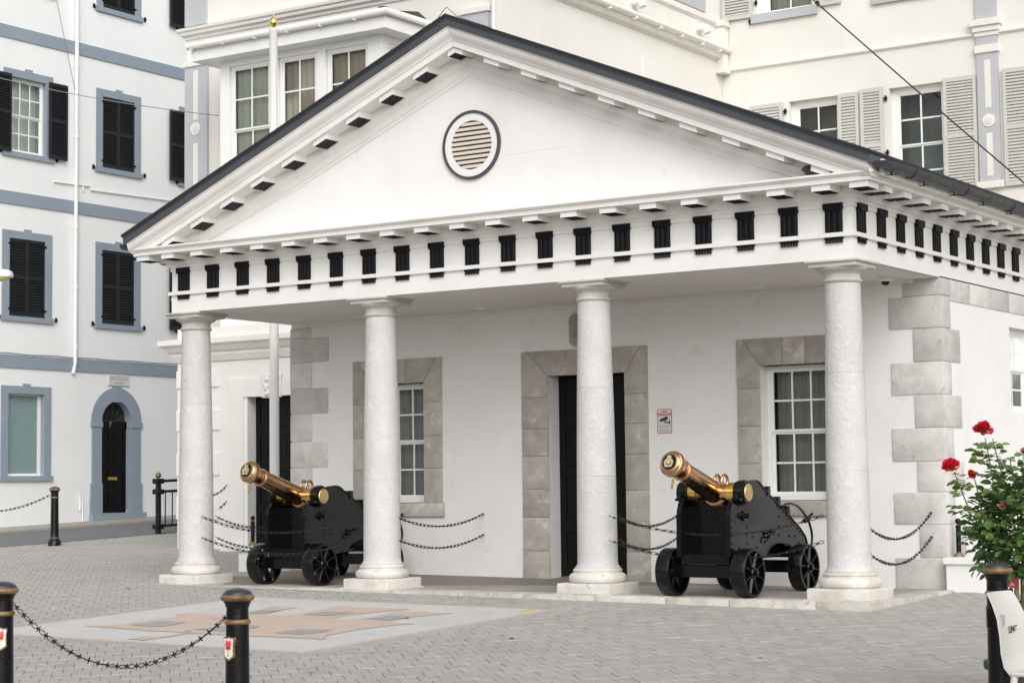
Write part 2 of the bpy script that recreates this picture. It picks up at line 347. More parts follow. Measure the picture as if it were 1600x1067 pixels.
# --- floor
gf = MB(); gf.box(-9.55, .05, .0, 2.5, -.4, -.012); fl = gf.build('portico_floor', 'joint', GH)
x = -9.66; rnd = random.Random(4)
while x < .10:
    w = min(rnd.uniform(.75, 1.25), .13 - x)
    if .13 - x - w < .3: w = .13 - x
    d0 = -.115 + rnd.uniform(-.008, .008); m = MB(); n = 6
    top = [(x + .004 + (w - .008) * i / n, d0 + rnd.uniform(-.008, .008)) for i in range(n + 1)]
    m.prism(top + [(x + w - .004, .24), (x + .004, .24)], 'z', -.25, rnd.uniform(-.006, 0)); m.build('edging_stone', 'edging', fl, bevel=.012, smooth=SM)
    x += w
for (ya, yb) in ((.246, 1.0), (1.004, 1.75), (1.754, 2.36)):
    m = MB(); m.box(-.19, .125, ya, yb, -.25, -.002); m.build('edging_stone', 'edging', fl, bevel=.012, smooth=SM)
    m = MB(); m.box(-9.655, -9.36, ya, yb, -.25, -.002); m.build('edging_stone', 'edging', fl, bevel=.012, smooth=SM)
fm = MB().box(0, .547, 0, .52, -.1, 0).mesh('flagstone', bevel=.006)
for i in range(17):
    for j in range(4): link(fm, 'flagstone', 'flag', fl, (-9.355 + i * .5385 + (.0 if j % 2 else 0), .246 + j * .527, -.004 + rnd.uniform(-.002, .001)))
# --- walls
DX0, DX1, DZ = -5.20, -4.085, 2.565
WIN = [(-8.03, -7.15), (-2.24, -1.36)]; WZ0, WZ1 = .985, 2.565
wl = MB(); Y0, Y1 = YW, YW + .34
xs = [W0, WIN[0][0], WIN[0][1], DX0, DX1, WIN[1][0], WIN[1][1], 0]
for a, b in ((0, 1), (2, 3), (4, 5), (6, 7)): wl.box(xs[a], xs[b], Y0, Y1, -.3, 3.47)
for w in WIN: wl.box(w[0], w[1], Y0, Y1, -.3, WZ0 - .18); wl.box(w[0], w[1], Y0, Y1, WZ1, 3.47)
wl.box(DX0, DX1, Y0, Y1, DZ, 3.47)
SW = (4.62, 5.5, 2.02, 3.04)
wl.box(-.34, 0, Y1, SW[0], -.3, 3.47); wl.box(-.34, 0, SW[1], YB, -.3, 3.47); wl.box(-.34, 0, SW[0], SW[1], -.3, SW[2]); wl.box(-.34, 0, SW[0], SW[1], SW[3], 3.47)
wl.box(W0, W0 + .34, Y1, YB, -.3, 3.47); wl.box(W0 + .34, -.34, YB - .3, YB, -.3, 3.47)
wl.build('wall', 'stucco', GH)
m = MB(); m.add([(W0 + .02, .015, 3.452), (-.02, .015, 3.452), (-.02, YW + .02, 3.449), (W0 + .02, YW + .02, 3.449)], [(0, 1, 2, 3)])
m.box(W0 + .35, -.35, YW + .35, YB - .31, 3.42, 3.44)
ce = m.build('ceiling', 'ceiling', GH)
m = MB(); m.prism([(YW, 3.395), (YW - .012, 3.405), (YW - .03, 3.44), (YW - .05, 3.448), (YW, 3.449)], 'x', W0 + .3, -.3); m.build('cove', 'ceiling', ce)
for xx in (-5.95, -4.1, -2.05, -7.9):
    m = MB(); m.lathe([(.0, .0), (.065, .0), (.07, -.008), (.085, -.010), (.09, .01)], (xx, 1.95, 3.448), 20); m.build('downlight', 'joinery', ce, smooth=SM)
# --- quoins
QR = [-.05, .34, .704, 1.07, 1.409, 1.785, 2.149, 2.521, 2.896, 3.258, 3.452]
for i in range(10):
    long = i % 2 == 0; a, b = QR[i] + .002, QR[i + 1] - .002
    fa = (.60 if long else .325) + rnd.uniform(-.012, .012); sb = (.265 if long else .56) + rnd.uniform(-.015, .015)
    if i == 9: fa, sb = .44, .29
    m = MB(); m.prism([(-fa, YW - .016), (.016, YW - .016), (.016, YW + sb), (-.03, YW + sb), (-.03, YW + .03), (-fa, YW + .03)], 'z', a, b); m.build('quoin', 'quoin', GH, bevel=rnd.uniform(.008, .020), smooth=SM)
QL = [-.02, .37, .75, 1.127, 1.469, 1.83, 2.208, 2.561, 2.915, 3.252, 3.40]
for i in range(10):
    long = i % 2 == 0 if i < 9 else False; long = (i % 2 == 0)
    fa = (.655 if long else .36) + rnd.uniform(-.01, .01)
    if i == 9: fa = .36
    m = MB(); m.prism([(W0 + fa, YW - .016), (W0 - .016, YW - .016), (W0 - .016, YW + (.27 if long else .55)), (W0 + .03, YW + (.27 if long else .55)), (W0 + .03, YW + .03), (W0 + fa, YW + .03)], 'z', QL[i] + .002, QL[i + 1] - .002); m.build('quoin', 'quoin', GH, bevel=rnd.uniform(.008, .020), smooth=SM)
ys = [YW + .29, 3.29, 4.0, 4.62, 5.3, 6.0]
for a, b in zip(ys, ys[1:]):
    m = MB(); m.box(-.03, .014, a + .003, b - .003, 3.215, 3.45); m.build('course_stone', 'quoin', GH, bevel=.008, smooth=SM)
# --- stone surrounds
def surround(x0, x1, zt, ix0, ix1, izt, zb, sill=None):
    F = FY(YW); d = .018
    def st(poly, dd=d):
        m = MB(F); n = len(poly); m.add([(p[0], -.25, p[1]) for p in poly] + [(p[0], dd + rnd.uniform(0, .004), p[1]) for p in poly], [tuple(range(n)), tuple(range(2 * n - 1, n - 1, -1))] + [(i, (i + 1) % n, n + (i + 1) % n, n + i) for i in range(n)])
        m.build('surround_stone', 'surround', GH, bevel=.006, smooth=SM)
    e = .002; dg = .085
    st([(x0, izt - .26), (ix0 - e, izt - .26), (ix0 - e, izt - e), (x0 + dg - e, zt), (x0, zt)])
    st([(ix1 + e, izt - .26), (x1, izt - .26), (x1, zt), (x1 - dg + e, zt), (ix1 + e, izt - e)])
    k = 3 if x1 - x0 < 1.7 else 4
    cx = [ix0 + (ix1 - ix0) * i / k for i in range(k + 1)]
    for i in range(k):
        a, b = cx[i] + e, cx[i + 1] - e
        st([(a, izt), (b, izt), (b if i < k - 1 else x1 - dg - e, zt), (a if i > 0 else x0 + dg + e, zt)])
    for xa, xb in ((x0, ix0 - e), (ix1 + e, x1)):
        z = zb; hs = []
        top = izt - .264; n = max(1, round((top - zb) / .38)); cut = [zb + (top - zb) * i / n + (rnd.uniform(-.03, .03) if 0 < i < n else 0) for i in range(n + 1)]
        for a, b in zip(cut, cut[1:]): st([(xa, a + e), (xb, a + e), (xb, b - e), (xa, b - e)], .024 if (zb < .1 and a < .05) else d)
    if sill: m = MB(F); m.box(x0 - .02, x1 + .03, -.25, .05, sill, zb - .004); m.build('sill', 'surround', GH, bevel=.008, smooth=SM)
surround(-5.60, -3.755, 2.885, DX0, DX1, DZ, .0)
surround(-8.33, -6.85, 2.885, WIN[0][0], WIN[0][1], WZ1, WZ0, .805)
surround(-2.54, -1.06, 2.885, WIN[1][0], WIN[1][1], WZ1, WZ0, .805)
# --- sash windows (used by every facade)
def sash(par, F, u0, u1, v0, v1, rec, cols, rows, frame=.05, curtain='curtain', mat='joinery', pane='pane', pleat=.05, split=True, sillh=.05, bar=.022, depth=.22, room='room'):
    fr = MB(F); fr.box(u0, u0 + frame, -rec - .06, -rec, v0, v1); fr.box(u1 - frame, u1, -rec - .06, -rec, v0, v1)
    fr.box(u0 + frame, u1 - frame, -rec - .06, -rec, v1 - frame, v1); fr.box(u0 + frame, u1 - frame, -rec - .06, -rec + .03, v0, v0 + sillh)
    w = fr.build('window', mat, par)
    a, b, c, d = u0 + frame, u1 - frame, v0 + sillh, v1 - frame; mid = (c + d) / 2
    for k, (lo, hi) in enumerate(((mid, d), (c, mid)) if split else ((c, d),)):
        off = -rec - .012 - .022 * k; s = MB(F); t = .035
        s.box(a, a + t, off - .02, off, lo, hi); s.box(b - t, b, off - .02, off, lo, hi)
        s.box(a + t, b - t, off - .02, off, hi - t * .8, hi); s.box(a + t, b - t, off - .02, off, lo, lo + t * .8)
        s.build('sash_frame', mat, w)
        r = rows // 2 if split else rows; A, B, Cc, D = a + t, b - t, lo + t * .8, hi - t * .8
        mb = MB(F)
        for i in range(1, cols): x = A + (B - A) * i / cols; mb.box(x - bar / 2, x + bar / 2, off - .016, off - .003, Cc, D)
        for i in range(1, r):
            z = Cc + (D - Cc) * i / r
            for q in range(cols): mb.box(A + (B - A) * q / cols + bar / 2, A + (B - A) * (q + 1) / cols - bar / 2, off - .016, off - .003, z - bar / 2, z + bar / 2)
        if mb.v: mb.build('glazing_bar', mat, w)
        for i in range(cols):
            for q in range(r):
                p = MB(F); xa = A + (B - A) * i / cols; xb = A + (B - A) * (i + 1) / cols; za = Cc + (D - Cc) * q / r; zb = Cc + (D - Cc) * (q + 1) / r
                p.add([(xa, off - .011, za), (xb, off - .011, za), (xb, off - .011, zb), (xa, off - .011, zb)], [(0, 1, 2, 3)]); p.build('pane', pane, w)
    bk = MB(F); fw_, bw_ = -rec - .062, -rec - depth - .4; bk.add([(u, w_, v) for w_ in (fw_, bw_) for v in (v0 - .004, v1 + .004) for u in (u0 - .004, u1 + .004)], [(4, 5, 7, 6), (0, 1, 5, 4), (2, 3, 7, 6), (0, 2, 6, 4), (1, 3, 7, 5)]); bk.build('dark_room', room, w)
    if curtain:
        cu = MB(F); n = int((u1 - u0) / pleat) * 4; rows_ = []
        for z in (v0 + .03, v1 - .02):
            rows_.append([(u0 + .03 + (u1 - u0 - .06) * i / n, -rec - depth + .018 * math.sin(i * math.pi / 2 + .4 * math.sin(i * .7)), z) for i in range(n + 1)])
        cu.grid(rows_); cu.build('curtain', curtain, w, smooth=2)
    return w
for wv in WIN: sash(GH, FY(YW), wv[0] + .002, wv[1] - .002, WZ0 + .002, WZ1 - .002, .17, 3, 4, frame=.045, sillh=.07)
sash(GH, FX(0), SW[0] + .002, SW[1] - .002, SW[2] + .002, SW[3] - .002, .10, 2, 4, frame=.06)
# --- door
def panel_door(par, F, u0, u1, v0, v1, rec, mat, leaves=1, rows=(.0, .28, .31, .60, .63, .97), gap=.0):
    dm = MB(F); dm.box(u0, u1, -rec - .05, -rec, v0, v1); d = dm.build('door', mat, par)
    lw = (u1 - u0) / leaves
    for k in range(leaves):
        a, b = u0 + lw * k + .04, u0 + lw * (k + 1) - .04; h = v1 - v0
        cols = ((a, (a + b) / 2 - .03), ((a + b) / 2 + .03, b)) if lw > .7 else ((a, b),)
        for ca, cb in cols:
            for r0, r1 in ((.05, .24), (.28, .52), (.56, .76), (.80, .96)):
                p = MB(F); A, B, Cc, D = ca + .03, cb - .03, v0 + h * r0, v0 + h * r1; t = .03
                for q in ((A, A + t, Cc, D), (B - t, B, Cc, D), (A + t, B - t, Cc, Cc + t), (A + t, B - t, D - t, D)): p.box(q[0], q[1], -rec - .01, -rec + .016, q[2], q[3])
                p.box(A + t + .05, B - t - .05, -rec - .01, -rec + .009, Cc + t + .05, D - t - .05)
                p.build('door_panel', mat, d, bevel=.004)
        if leaves == 2 and k == 0: p = MB(F); p.box(u0 + lw - .02, u0 + lw + .02, -rec - .01, -rec + .02, v0, v1); p.build('meeting_strip', mat, d)
    return d
d = panel_door(GH, FY(YW), DX0 + .002, DX1 - .002, .025, DZ - .002, .24, 'black_door', 2)
m = MB(FY(YW)); m.box(DX0 + .002, DX1 - .002, -.34, -.02, -.05, .022); m.build('doorstep', 'flag', GH)
m = MB(FY(YW)); m.box(DX0 + .03, DX1 - .03, -.238, -.228, .03, .05); m.build('kick_strip', 'gilt', d)
# --- columns
PZ = .118
def make_column(cx, jit):
    cy = .264; rn = random.Random(jit); c = (cx, cy, 0)
    z0, z1 = .30, 3.235; r0, r1 = .224, .182
    def rad(z): t = (z - z0) / (z1 - z0); return r0 + (r1 - r0) * t + .008 * math.sin(math.pi * min(1, t * 1.1))
    cuts = [z0, 1.30 + rn.uniform(-.02, .02), 2.29 + rn.uniform(-.04, .04), z1]
    def drum(a, b):
        n = 8; pr = [(rad(a) - .004, a)] + [(rad(a + (b - a) * i / n), a + .004 + (b - a - .008) * i / n) for i in range(n + 1)] + [(rad(b) - .004, b)]
        if a == z0: pr = [(r0 + .03, .288), (r0 + .012, .30), (r0, .335)] + [q for q in pr if q[1] > .34]
        return MB().lathe(pr, c, 48)
    col = drum(cuts[0], cuts[1]).build('column', 'column', GH, smooth=SM)
    for a, b in zip(cuts[1:], cuts[2:]): drum(a, b).build('drum', 'column', col, smooth=SM)
    h = .335; m = MB().box(cx - h, cx + h, cy - h, cy + h, -.06, PZ); m.build('plinth', 'plinth', col, bevel=.018, seg=3, smooth=SM)
    m = MB().box(cx - h - .03, cx + h + .03, cy - h - .035, cy + h + .02, -.15, .012); m.build('plinth_step', 'edging', col, bevel=.012, smooth=SM)
    tor = [(.27, PZ)] + [(.285 + .036 * math.cos(a), PZ + .05 + .05 * math.sin(a)) for a in [-1.4 + .28 * i for i in range(11)]] + [(.285, .222), (.272, .226), (.272, .240)] + [(.262 + .014 * math.cos(a), .254 + .014 * math.sin(a)) for a in (-1.2, -.4, .4, 1.2)] + [(.252, .272), (.252, .288)]
    MB().lathe(tor, c, 48).build('base', 'plinth', col, smooth=SM)
    q = MB(); q.lathe([(.182, 3.225), (.198, 3.238), (.205, 3.25), (.198, 3.262), (.186, 3.268), (.184, 3.275), (.184, 3.318), (.192, 3.326), (.2, 3.336)] + [(.2 + .065 * math.sin(t), 3.398 - .055 * math.cos(t)) for t in [.2 * i for i in range(1, 8)]] + [(.262, 3.402)], c, 48)
    q.build('capital', 'capital', col, smooth=SM)
    q = MB(); q.box(cx - .262, cx + .262, cy - .262, cy + .262, 3.385, 3.428); q.box(cx - .292, cx + .292, cy - .292, cy + .292, 3.43, 3.4535); q.box(cx - .277, cx + .277, cy - .277, cy + .277, 3.427, 3.431)
    q.build('abacus', 'capital', col, bevel=.005, smooth=SM)
    return col
for k in range(4): make_column(-.243 - 3 * (3 - k), 30 + k)
# --- entablature
ar = wrap([(0, 3.455), (0, 3.676), (-.50, 3.676), (-.50, 3.455)]).build('architrave', 'white_paint', GH)
wrap([(.0, 3.676), (.034, 3.680), (.034, 3.724), (.0, 3.728), (-.4, 3.728), (-.4, 3.676)]).build('taenia', 'white_paint', ar)
fz = wrap([(-.004, 3.728), (-.004, 4.03), (-.45, 4.03), (-.45, 3.728)]).build('frieze', 'white_paint', GH)
wrap([(-.004, 3.985), (.012, 3.985), (.012, 4.03), (-.004, 4.03)]).build('frieze_band', 'white_paint', fz)
tm = MB(); w = .094
tm.box(-w, w, -.018, .02, 3.731, 3.975)
for k in (-1, 0, 1):
    pr = [(k * .062 + .031 * math.sin(t), -.018 - .016 * math.cos(t)) for t in [-1.57 + .314 * i for i in range(11)]]
    tm.prism(pr, 'z', 3.733, 3.972)
tm.prism([(-.094, 3.95), (.094, 3.95), (.108, 3.985), (.108, 4.026), (-.108, 4.026), (-.108, 3.985)], 'y', -.045, .01)
tme = tm.mesh('triglyph', smooth=.9)
rm = MB(); rm.box(-.1, .1, -.034, .0, 3.655, 3.6755)
for k in range(6): xk = -.084 + k * .0336; rm.lathe([(.007, 3.658), (.017, 3.622)], (xk, -.016, 0), 8)
rme = rm.mesh('regula')
bm_ = MB(); bm_.box(-.10, .10, -.318, -.050, 4.118, 4.19); mume = bm_.mesh('mutule')
bm_ = MB(); bm_.box(-.088, .088, -.303, -.07, 4.1145, 4.122)
for i in range(6):
    for j in range(4): bm_.box(-.075 + i * .03 - .008, -.075 + i * .03 + .008, -.285 + j * .06 - .012, -.285 + j * .06 + .012, 4.1095, 4.115)
mpme = bm_.mesh('mutule_panel')
co = wrap([(-.004, 4.03), (.02, 4.03), (.028, 4.06), (.055, 4.075), (.055, 4.11), (.045, 4.188), (.318, 4.188), (.318, 4.182), (.345, 4.182), (.345, 4.222), (.350, 4.230), (.362, 4.236), (.372, 4.25), (.388, 4.254), (.388, 4.274), (.37, 4.28), (-.02, 4.31), (-.02, 4.03)]).build('cornice', 'mould_white', GH)
def trig(pos, rz):
    for me_, nm, mt, pa in ((tme, 'triglyph', 'black_paint', fz), (rme, 'regula', 'black_paint', ar), (mume, 'mutule', 'mould_white', co), (mpme, 'mutule_panel', 'black_paint', co)):
        o = link(me_, nm, mt, pa, pos); o.rotation_euler = (0, 0, rz)
for k in range(19): trig((-.203 - .5 * k, 0, 0), 0)
for k in range(12):
    trig((0, .197 + .522 * k, 0), math.pi / 2)
for k in range(4): trig((W0, .197 + .522 * k, 0), -math.pi / 2)
for xx in (.21, W0 - .21):
    for me_, nm, mt in ((mume, 'mutule', 'mould_white'), (mpme, 'mutule_panel', 'black_paint')): link(me_, nm, mt, co, (xx, 0, 0))
# --- pediment
SL = .413; ZA = 6.535
def zr(x): return ZA - SL * abs(x - XC)
def rake(prof, xa, xb, zmin=4.2):
    out = MB(); n = len(prof)
    for s in (-1, 1):
        X = [XC, XC + s * 2.5, XC + s * 4.2, XC + s * 4.6, XC + s * 4.8, XC + s * 5.0, XC + s * xb]; vs = []
        for x in X:
            for o, v in prof: vs.append((x, -o, max(zr(x) + v, zmin)))
        fs = [(i * n + k, i * n + (k + 1) % n, (i + 1) * n + (k + 1) % n, (i + 1) * n + k) for i in range(len(X) - 1) for k in range(n)] + [tuple(range((len(X) - 1) * n, len(X) * n))]
        out.add(vs, fs)
    return out
rk = rake([(.0, -.32), (.045, -.312), (.318, -.312), (.318, -.318), (.345, -.318), (.345, -.255), (.352, -.245), (.362, -.24), (.366, -.225), (.385, -.205), (.415, -.185), (.435, -.155), (.44, -.125), (.452, -.12), (.452, -.10), (-.1, -.10), (-.1, -.32)], 0, 5.075, 4.215).build('raking_cornice', 'mould_white', GH, smooth=.35)
rake([(.0, -.60), (.012, -.60), (.014, -.57), (.035, -.545), (.035, -.47), (.06, -.44), (.075, -.40), (.06, -.314), (.0, -.314)], 0, 4.9, 4.29).build('bed_mould', 'mould_white', rk, smooth=.35)
for k in range(19):
    x = -.203 - .5 * k; s = 1 if x > XC else -1
    if abs(x - XC) < .05:
        pts = [-.1, 0, .1]
    else: pts = [-.1, .1]
    lo = zr(x) - .383
    if lo < 4.26: continue
    m = MB(); m.prism([(x + p, zr(x + p) - .383) for p in pts] + [(x + p, zr(x + p) - .305) for p in reversed(pts)], 'y', -.312, -.062); m.build('mutule', 'mould_white', rk)
    pts = [p * .88 for p in pts]; m = MB(); m.prism([(x + p, zr(x + p) - .387) for p in pts] + [(x + p, zr(x + p) - .379) for p in reversed(pts)], 'y', -.30, -.075); m.build('mutule_panel', 'black_paint', rk)
ty = MB(); ty.prism([(W0 + .1, 4.28), (-.1, 4.28), (-.1, 4.30), (XC, zr(XC) - .45), (W0 + .1, 4.30)], 'y', 0, .3); tyo = ty.build('tympanum', 'stucco', GH)
for pts in ([(788, 243), (820, 239), (842, 235), (888, 229)], [(1098, 251), (1120, 247), (1140, 243)]):
    m = MB(); m.tube([onY(a, b, -.0005) for a, b in pts],   .0016, 4); m.build('hairline_crack', 'crack', tyo)
VC = (-4.69, 0, 5.12)
def ring(r0, r1, y0, y1, c, n=48):
    m = MB(); m.lathe([(r0, y0), (r0, y1), (r1, y1), (r1, y0), (r0, y0)], c, n, 'y', cap=False); return m
vent = ring(.37, .402, .005, -.035, VC).build('vent', 'verge', GH, smooth=SM)
ring(.285, .371, .005, -.022, VC).build('vent_ring', 'white_paint', vent, smooth=SM)
MB().lathe([(.0001, -.003), (.29, -.003), (.29, .004), (.0001, .004)], VC, 40, 'y', cap=False).build('vent_backing', 'room', vent)
for k in range(10):
    z = -.248 + k * .055; hw = math.sqrt(max(.003, .285 ** 2 - z * z)); m = MB(); m.prism([(-.020, z - .020), (-.0235, z - .016), (-.006, z + .020), (-.003, z + .016)], 'x', -hw, hw); m.build('vent_slat', 'vent_slat', vent, loc=None).location = Vector(VC)
# --- roof
rf = rake([(.475, -.10), (.475, -.012), (.49, -.012), (.49, .0), (-.2, .0), (-.2, -.10)], 0, 5.115, 0).build('verge_board', 'verge', GH)
rf = MB()
for s in (-1, 1):
    a, b = XC, XC + s * 5.13
    rf.add([(x, y, zr(x) + dz) for dz in (.006, .034) for (x, y) in ((a, -.5), (b, -.5), (b, YB + .1), (a, YB + .1))], [(0, 1, 2, 3), (4, 5, 6, 7), (0, 1, 5, 4), (1, 2, 6, 5), (2, 3, 7, 6)])
rfo = rf.build('roof', 'slate', GH)
m = MB(); m.tube([(XC + x, -.46, zr(XC + x) + .03 + h) for x, h in ((-.14, .0), (-.12, .03), (-.05, .07), (.0, .085), (.06, .05), (.14, .015), (.3, .01), (.6, .01))], .006, 6); m.build('ridge_wire', 'wire_grey', rfo, smooth=2)
for s, x in ((1, .482), (-1, W0 - .482)):
    gm = MB(); R_ = .078; arc = [(R_ * math.cos(t), R_ * math.sin(t)) for t in [math.pi + math.pi * i / 12 for i in range(13)]]
    inn = [((R_ - .006) * math.cos(t), (R_ - .006) * math.sin(t)) for t in [2 * math.pi - math.pi * i / 12 for i in range(13)]]
    gm.prism([(x + a, 4.350 + b) for a, b in arc + inn], 'y', -.37, YB); gm.prism([(x + a, 4.350 + b) for a, b in arc], 'y', -.376, -.368)
    gu = gm.build('gutter', 'gutter', GH, smooth=SM)
    for yy in (.42, 1.9, 3.4, 4.9):
        m = MB(); m.prism([(x + a * 1.12, 4.350 + b * 1.12) for a, b in arc], 'y', yy - .05, yy + .05); m.build('gutter_joint', 'gutter', gu, smooth=SM)
    for yy in (-.12, .75, 1.6, 2.5, 3.4, 4.3, 5.2):
        m = MB(); m.box(x - .004, x + .004, yy - .012, yy + .012, 4.232, 4.275); m.box(x - .07, x + .05, yy - .012, yy + .012, 4.237, 4.243); m.build('gutter_bracket', 'black_paint', gu)
    m = MB(); m.box(min(x - s * .055, x - s * .090), max(x - s * .055, x - s * .090), -.22, YB, 4.235, 4.395); m.build('eaves_board', 'mould_white', GH)
# ================================================================== shutters
def shutter(par, F, u0, u1, v0, v1, w0, mat, mid=.5, pitch=.055, st=.05, rail=.07, back=None):
    s = MB(F); t = .035
    s.box(u0, u0 + st, w0, w0 + t, v0, v1); s.box(u1 - st, u1, w0, w0 + t, v0, v1)
    zm = v0 + (v1 - v0) * mid
    for a, b in ((v0, v0 + rail), (zm - rail / 2, zm + rail / 2), (v1 - rail, v1)): s.box(u0 + st, u1 - st, w0, w0 + t, a, b)
    for lo, hi in ((v0 + rail, zm - rail / 2), (zm + rail / 2, v1 - rail)):
        n = max(2, int((hi - lo) / pitch)); h = (hi - lo) / n
        for i in range(n):
            z = lo + h * i
            s.add([(a, w, zz) for a in (u0 + st, u1 - st) for w, zz in ((w0 + t - .004, z + h * .12), (w0 + t - .004, z + h * .32), (w0 + .004, z + h * .98), (w0 + .004, z + h * .78))], [(0, 1, 5, 4), (1, 2, 6, 5), (2, 3, 7, 6), (3, 0, 4, 7)])
    s.box(u0 + st, u1 - st, w0 - .001, w0 + .002, v0 + rail, v1 - rail)
    return s.build('shutter', mat, par)
def holdfast(par, F, u, v):
    m = MB(F); m.box(u - .012, u + .012, 0, .05, v - .05, v + .05); m.box(u - .04, u + .04, .03, .045, v - .012, v + .012); m.build('shutter_holdfast', 'black_paint', par)
# ================================================================== BLUE AND WHITE TOWNHOUSE (left, facing +X)
XH = -23.0; F = FX(XH)
TH = thing('townhouse', 'white rendered townhouse with blue grey trim and black louvred shutters across the street', 'building', (XH - 3, 12, g(XH, 12)))
rows = [(1.52, 3.24), (4.86, 6.50), (8.33, 9.93), (11.93, 13.5)]
cols = [9.83, 12.48, 15.1, 7.2]
holes = []
for c in cols:
    for r, (a, b) in enumerate(rows):
        if c == 12.48 and r == 0: holes.append((11.965, 12.915, .69, 3.20))
        else: holes.append((c - .5, c + .5, a, b))
us = sorted({h[0] for h in holes} | {h[1] for h in holes} | {-6, 30}); vs_ = sorted({h[2] for h in holes} | {h[3] for h in holes} | {-.5, 14.5})
wm = MB(F)
for i in range(len(us) - 1):
    run = None
    for j in range(len(vs_) - 1):
        cu, cv = (us[i] + us[i + 1]) / 2, (vs_[j] + vs_[j + 1]) / 2
        if any(h[0] < cu < h[1] and h[2] < cv < h[3] for h in holes):
            if run is not None: wm.box(us[i], us[i + 1], -.3, 0, run, vs_[j]); run = None
        elif run is None: run = vs_[j]
    if run is not None: wm.box(us[i], us[i + 1], -.3, 0, run, vs_[-1])
wm.box(-6, 30, -8, -.31, -.5, 14.5)
wm.build('wall', 'house_white', TH)
for a, b in ((3.77, 4.04), (7.21, 7.48), (10.73, 11.0)):
    m = MB(F); m.box(-6, 30, .001, .03, a, b); m.build('storey_band', 'blue_trim', TH)
def th_surround(c, a, b, sill=True):
    u0, u1 = c - .69, c + .69; top = b + .16
    m = MB(F); m.box(u0, c - .496, -.1, .022, a, b - .004); m.box(c + .496, u1, -.1, .022, a, b - .004); m.box(u0, u1, -.1, .022, b - .004, top); m.build('window_surround', 'blue_trim', TH)
    m = MB(F); m.prism([(c - .07, b - .003), (c + .07, b - .003), (c + .10, top + .05), (c - .10, top + .05)], 'y', .0, .034); m.build('keystone', 'blue_trim', TH)
    m = MB(F); m.box(u0 - .03, u1 + .03, -.1, .06, a - .11, a - .002); m.build('sill', 'blue_trim', TH)
for c in cols:
    for r, (a, b) in enumerate(rows):
        if c == 12.48 and r == 0: continue
        th_surround(c, a, b)
        if r == 0:
            m = MB(F); m.box(c - .5, c + .5, -.14, -.10, a, a + .05); m.box(c - .5, c - .45, -.14, -.10, a + .05, b); m.box(c + .42, c + .5, -.14, -.10, a + .05, b); m.box(c - .45, c + .42, -.14, -.10, b - .04, b); w = m.build('window', 'joinery', TH)
            m = MB(F); m.box(c - .45, c + .42, -.13, -.12, a + .05, b - .04); m.build('frosted_pane', 'frosted', w)
        elif (c == 9.83 and r == 2) or (c == 15.1):
            sash(TH, F, c - .5, c + .5, a, b, .09, 3, 4, frame=.05, curtain='curtain' if c > 10 else 'joinery', pleat=.12, bar=.028)
            shutter(TH, F, c - .5 - .52 - .03, c - .53, a - .02, b + .03, .06, 'shutter_black'); shutter(TH, F, c + .53, c + .5 + .55, a - .02, b + .03, .06, 'shutter_black')
        else:
            for s in (0, 1): shutter(TH, F, c - .498 + s * .5, c - .002 + s * .5, a + .01, b - .005, -.03, 'shutter_black')
            m = MB(F); m.box(c - .5, c + .5, -.12, -.10, a, b); m.build('dark_room', 'room', TH)
            for v in (a + .15, b - .12):
                for s in (-1, 1): m = MB(F); m.box(c + s * .5 - .03, c + s * .5 + .03, .0, .03, v - .02, v + .02); m.build('hinge', 'black_paint', TH)
        if r: holdfast(TH, F, c - .78, a - .02); holdfast(TH, F, c + .80, a - .02)
# arched street door
dc, dz = 12.44, 2.70
m = MB(F); n = 16
def arc(r, z=dz): return [(dc + r * math.cos(math.pi * i / n), z + r * math.sin(math.pi * i / n)) for i in range(n + 1)]
oa, ia = arc(.76), arc(.455)
vs = [(u, w, v) for w in (-.16, .03) for u, v in oa + ia]; k = n + 1; fs = []
for i in range(n): fs += [(i, i + 1, k + i + 1, k + i), (2 * k + i, 2 * k + i + 1, 3 * k + i + 1, 3 * k + i), (i, i + 1, 2 * k + i + 1, 2 * k + i), (k + i, k + i + 1, 3 * k + i + 1, 3 * k + i)]
m.add(vs, fs); m.box(dc - .74, dc - .455, -.16, .03, .78, 2.58); m.box(dc + .455, dc + .74, -.16, .03, .78, 2.58)
m.build('door_arch', 'blue_trim', TH)
for s in (-1, 1):
    a, b = sorted((dc + s * .44, dc + s * .78)); m = MB(F); m.box(a, b, -.1, .05, 2.58, 2.70); m.build('impost', 'blue_trim', TH)
    m = MB(F); m.box(a, b, -.1, .045, .70, 1.35); m.build('jamb_base', 'blue_trim', TH)
m = MB(F); m.prism([(dc - .09, dz + .44), (dc + .09, dz + .44), (dc + .13, dz + .80), (dc - .13, dz + .80)], 'y', -.1, .05); m.build('keystone', 'blue_trim', TH)
m = MB(F); m.box(dc - .80, dc + .84, -.1, .12, .3, .70); m.build('doorstep', 'blue_trim', TH)
d = panel_door(TH, F, dc - .455, dc + .455, .71, 2.56, .15, 'black_door', 1)
m = MB(F); m.box(dc - .455, dc + .455, -.2, -.13, 2.562, 2.72); m.build('transom', 'black_door', d)
m = MB(F); m.prism(arc(.455, 2.72) , 'y', -.2, -.18); fan = m.build('fanlight', 'room', d)
for i in range(1, 6):
    a = math.pi * i / 6; m = MB(F); m.tube([(dc + .06 * math.cos(a), -.17, 2.73 + .06 * math.sin(a)), (dc + .44 * math.cos(a), -.17, 2.73 + .42 * math.sin(a))], .012, 6); m.build('fanlight_bar', 'black_gloss', d)
m = MB(F); m.box(dc - .12, dc + .17, -.15, -.125, 1.42, 1.49); m.build('letter_plate', 'brass', d, bevel=.006)
t7 = text_mesh('7', .17, .004); o = link(t7, 'house_number', 'gilt_leaf', d); o.rotation_euler = (math.pi / 2, 0, math.pi / 2); o.location = (XH - .125, dc - .06, 2.64)
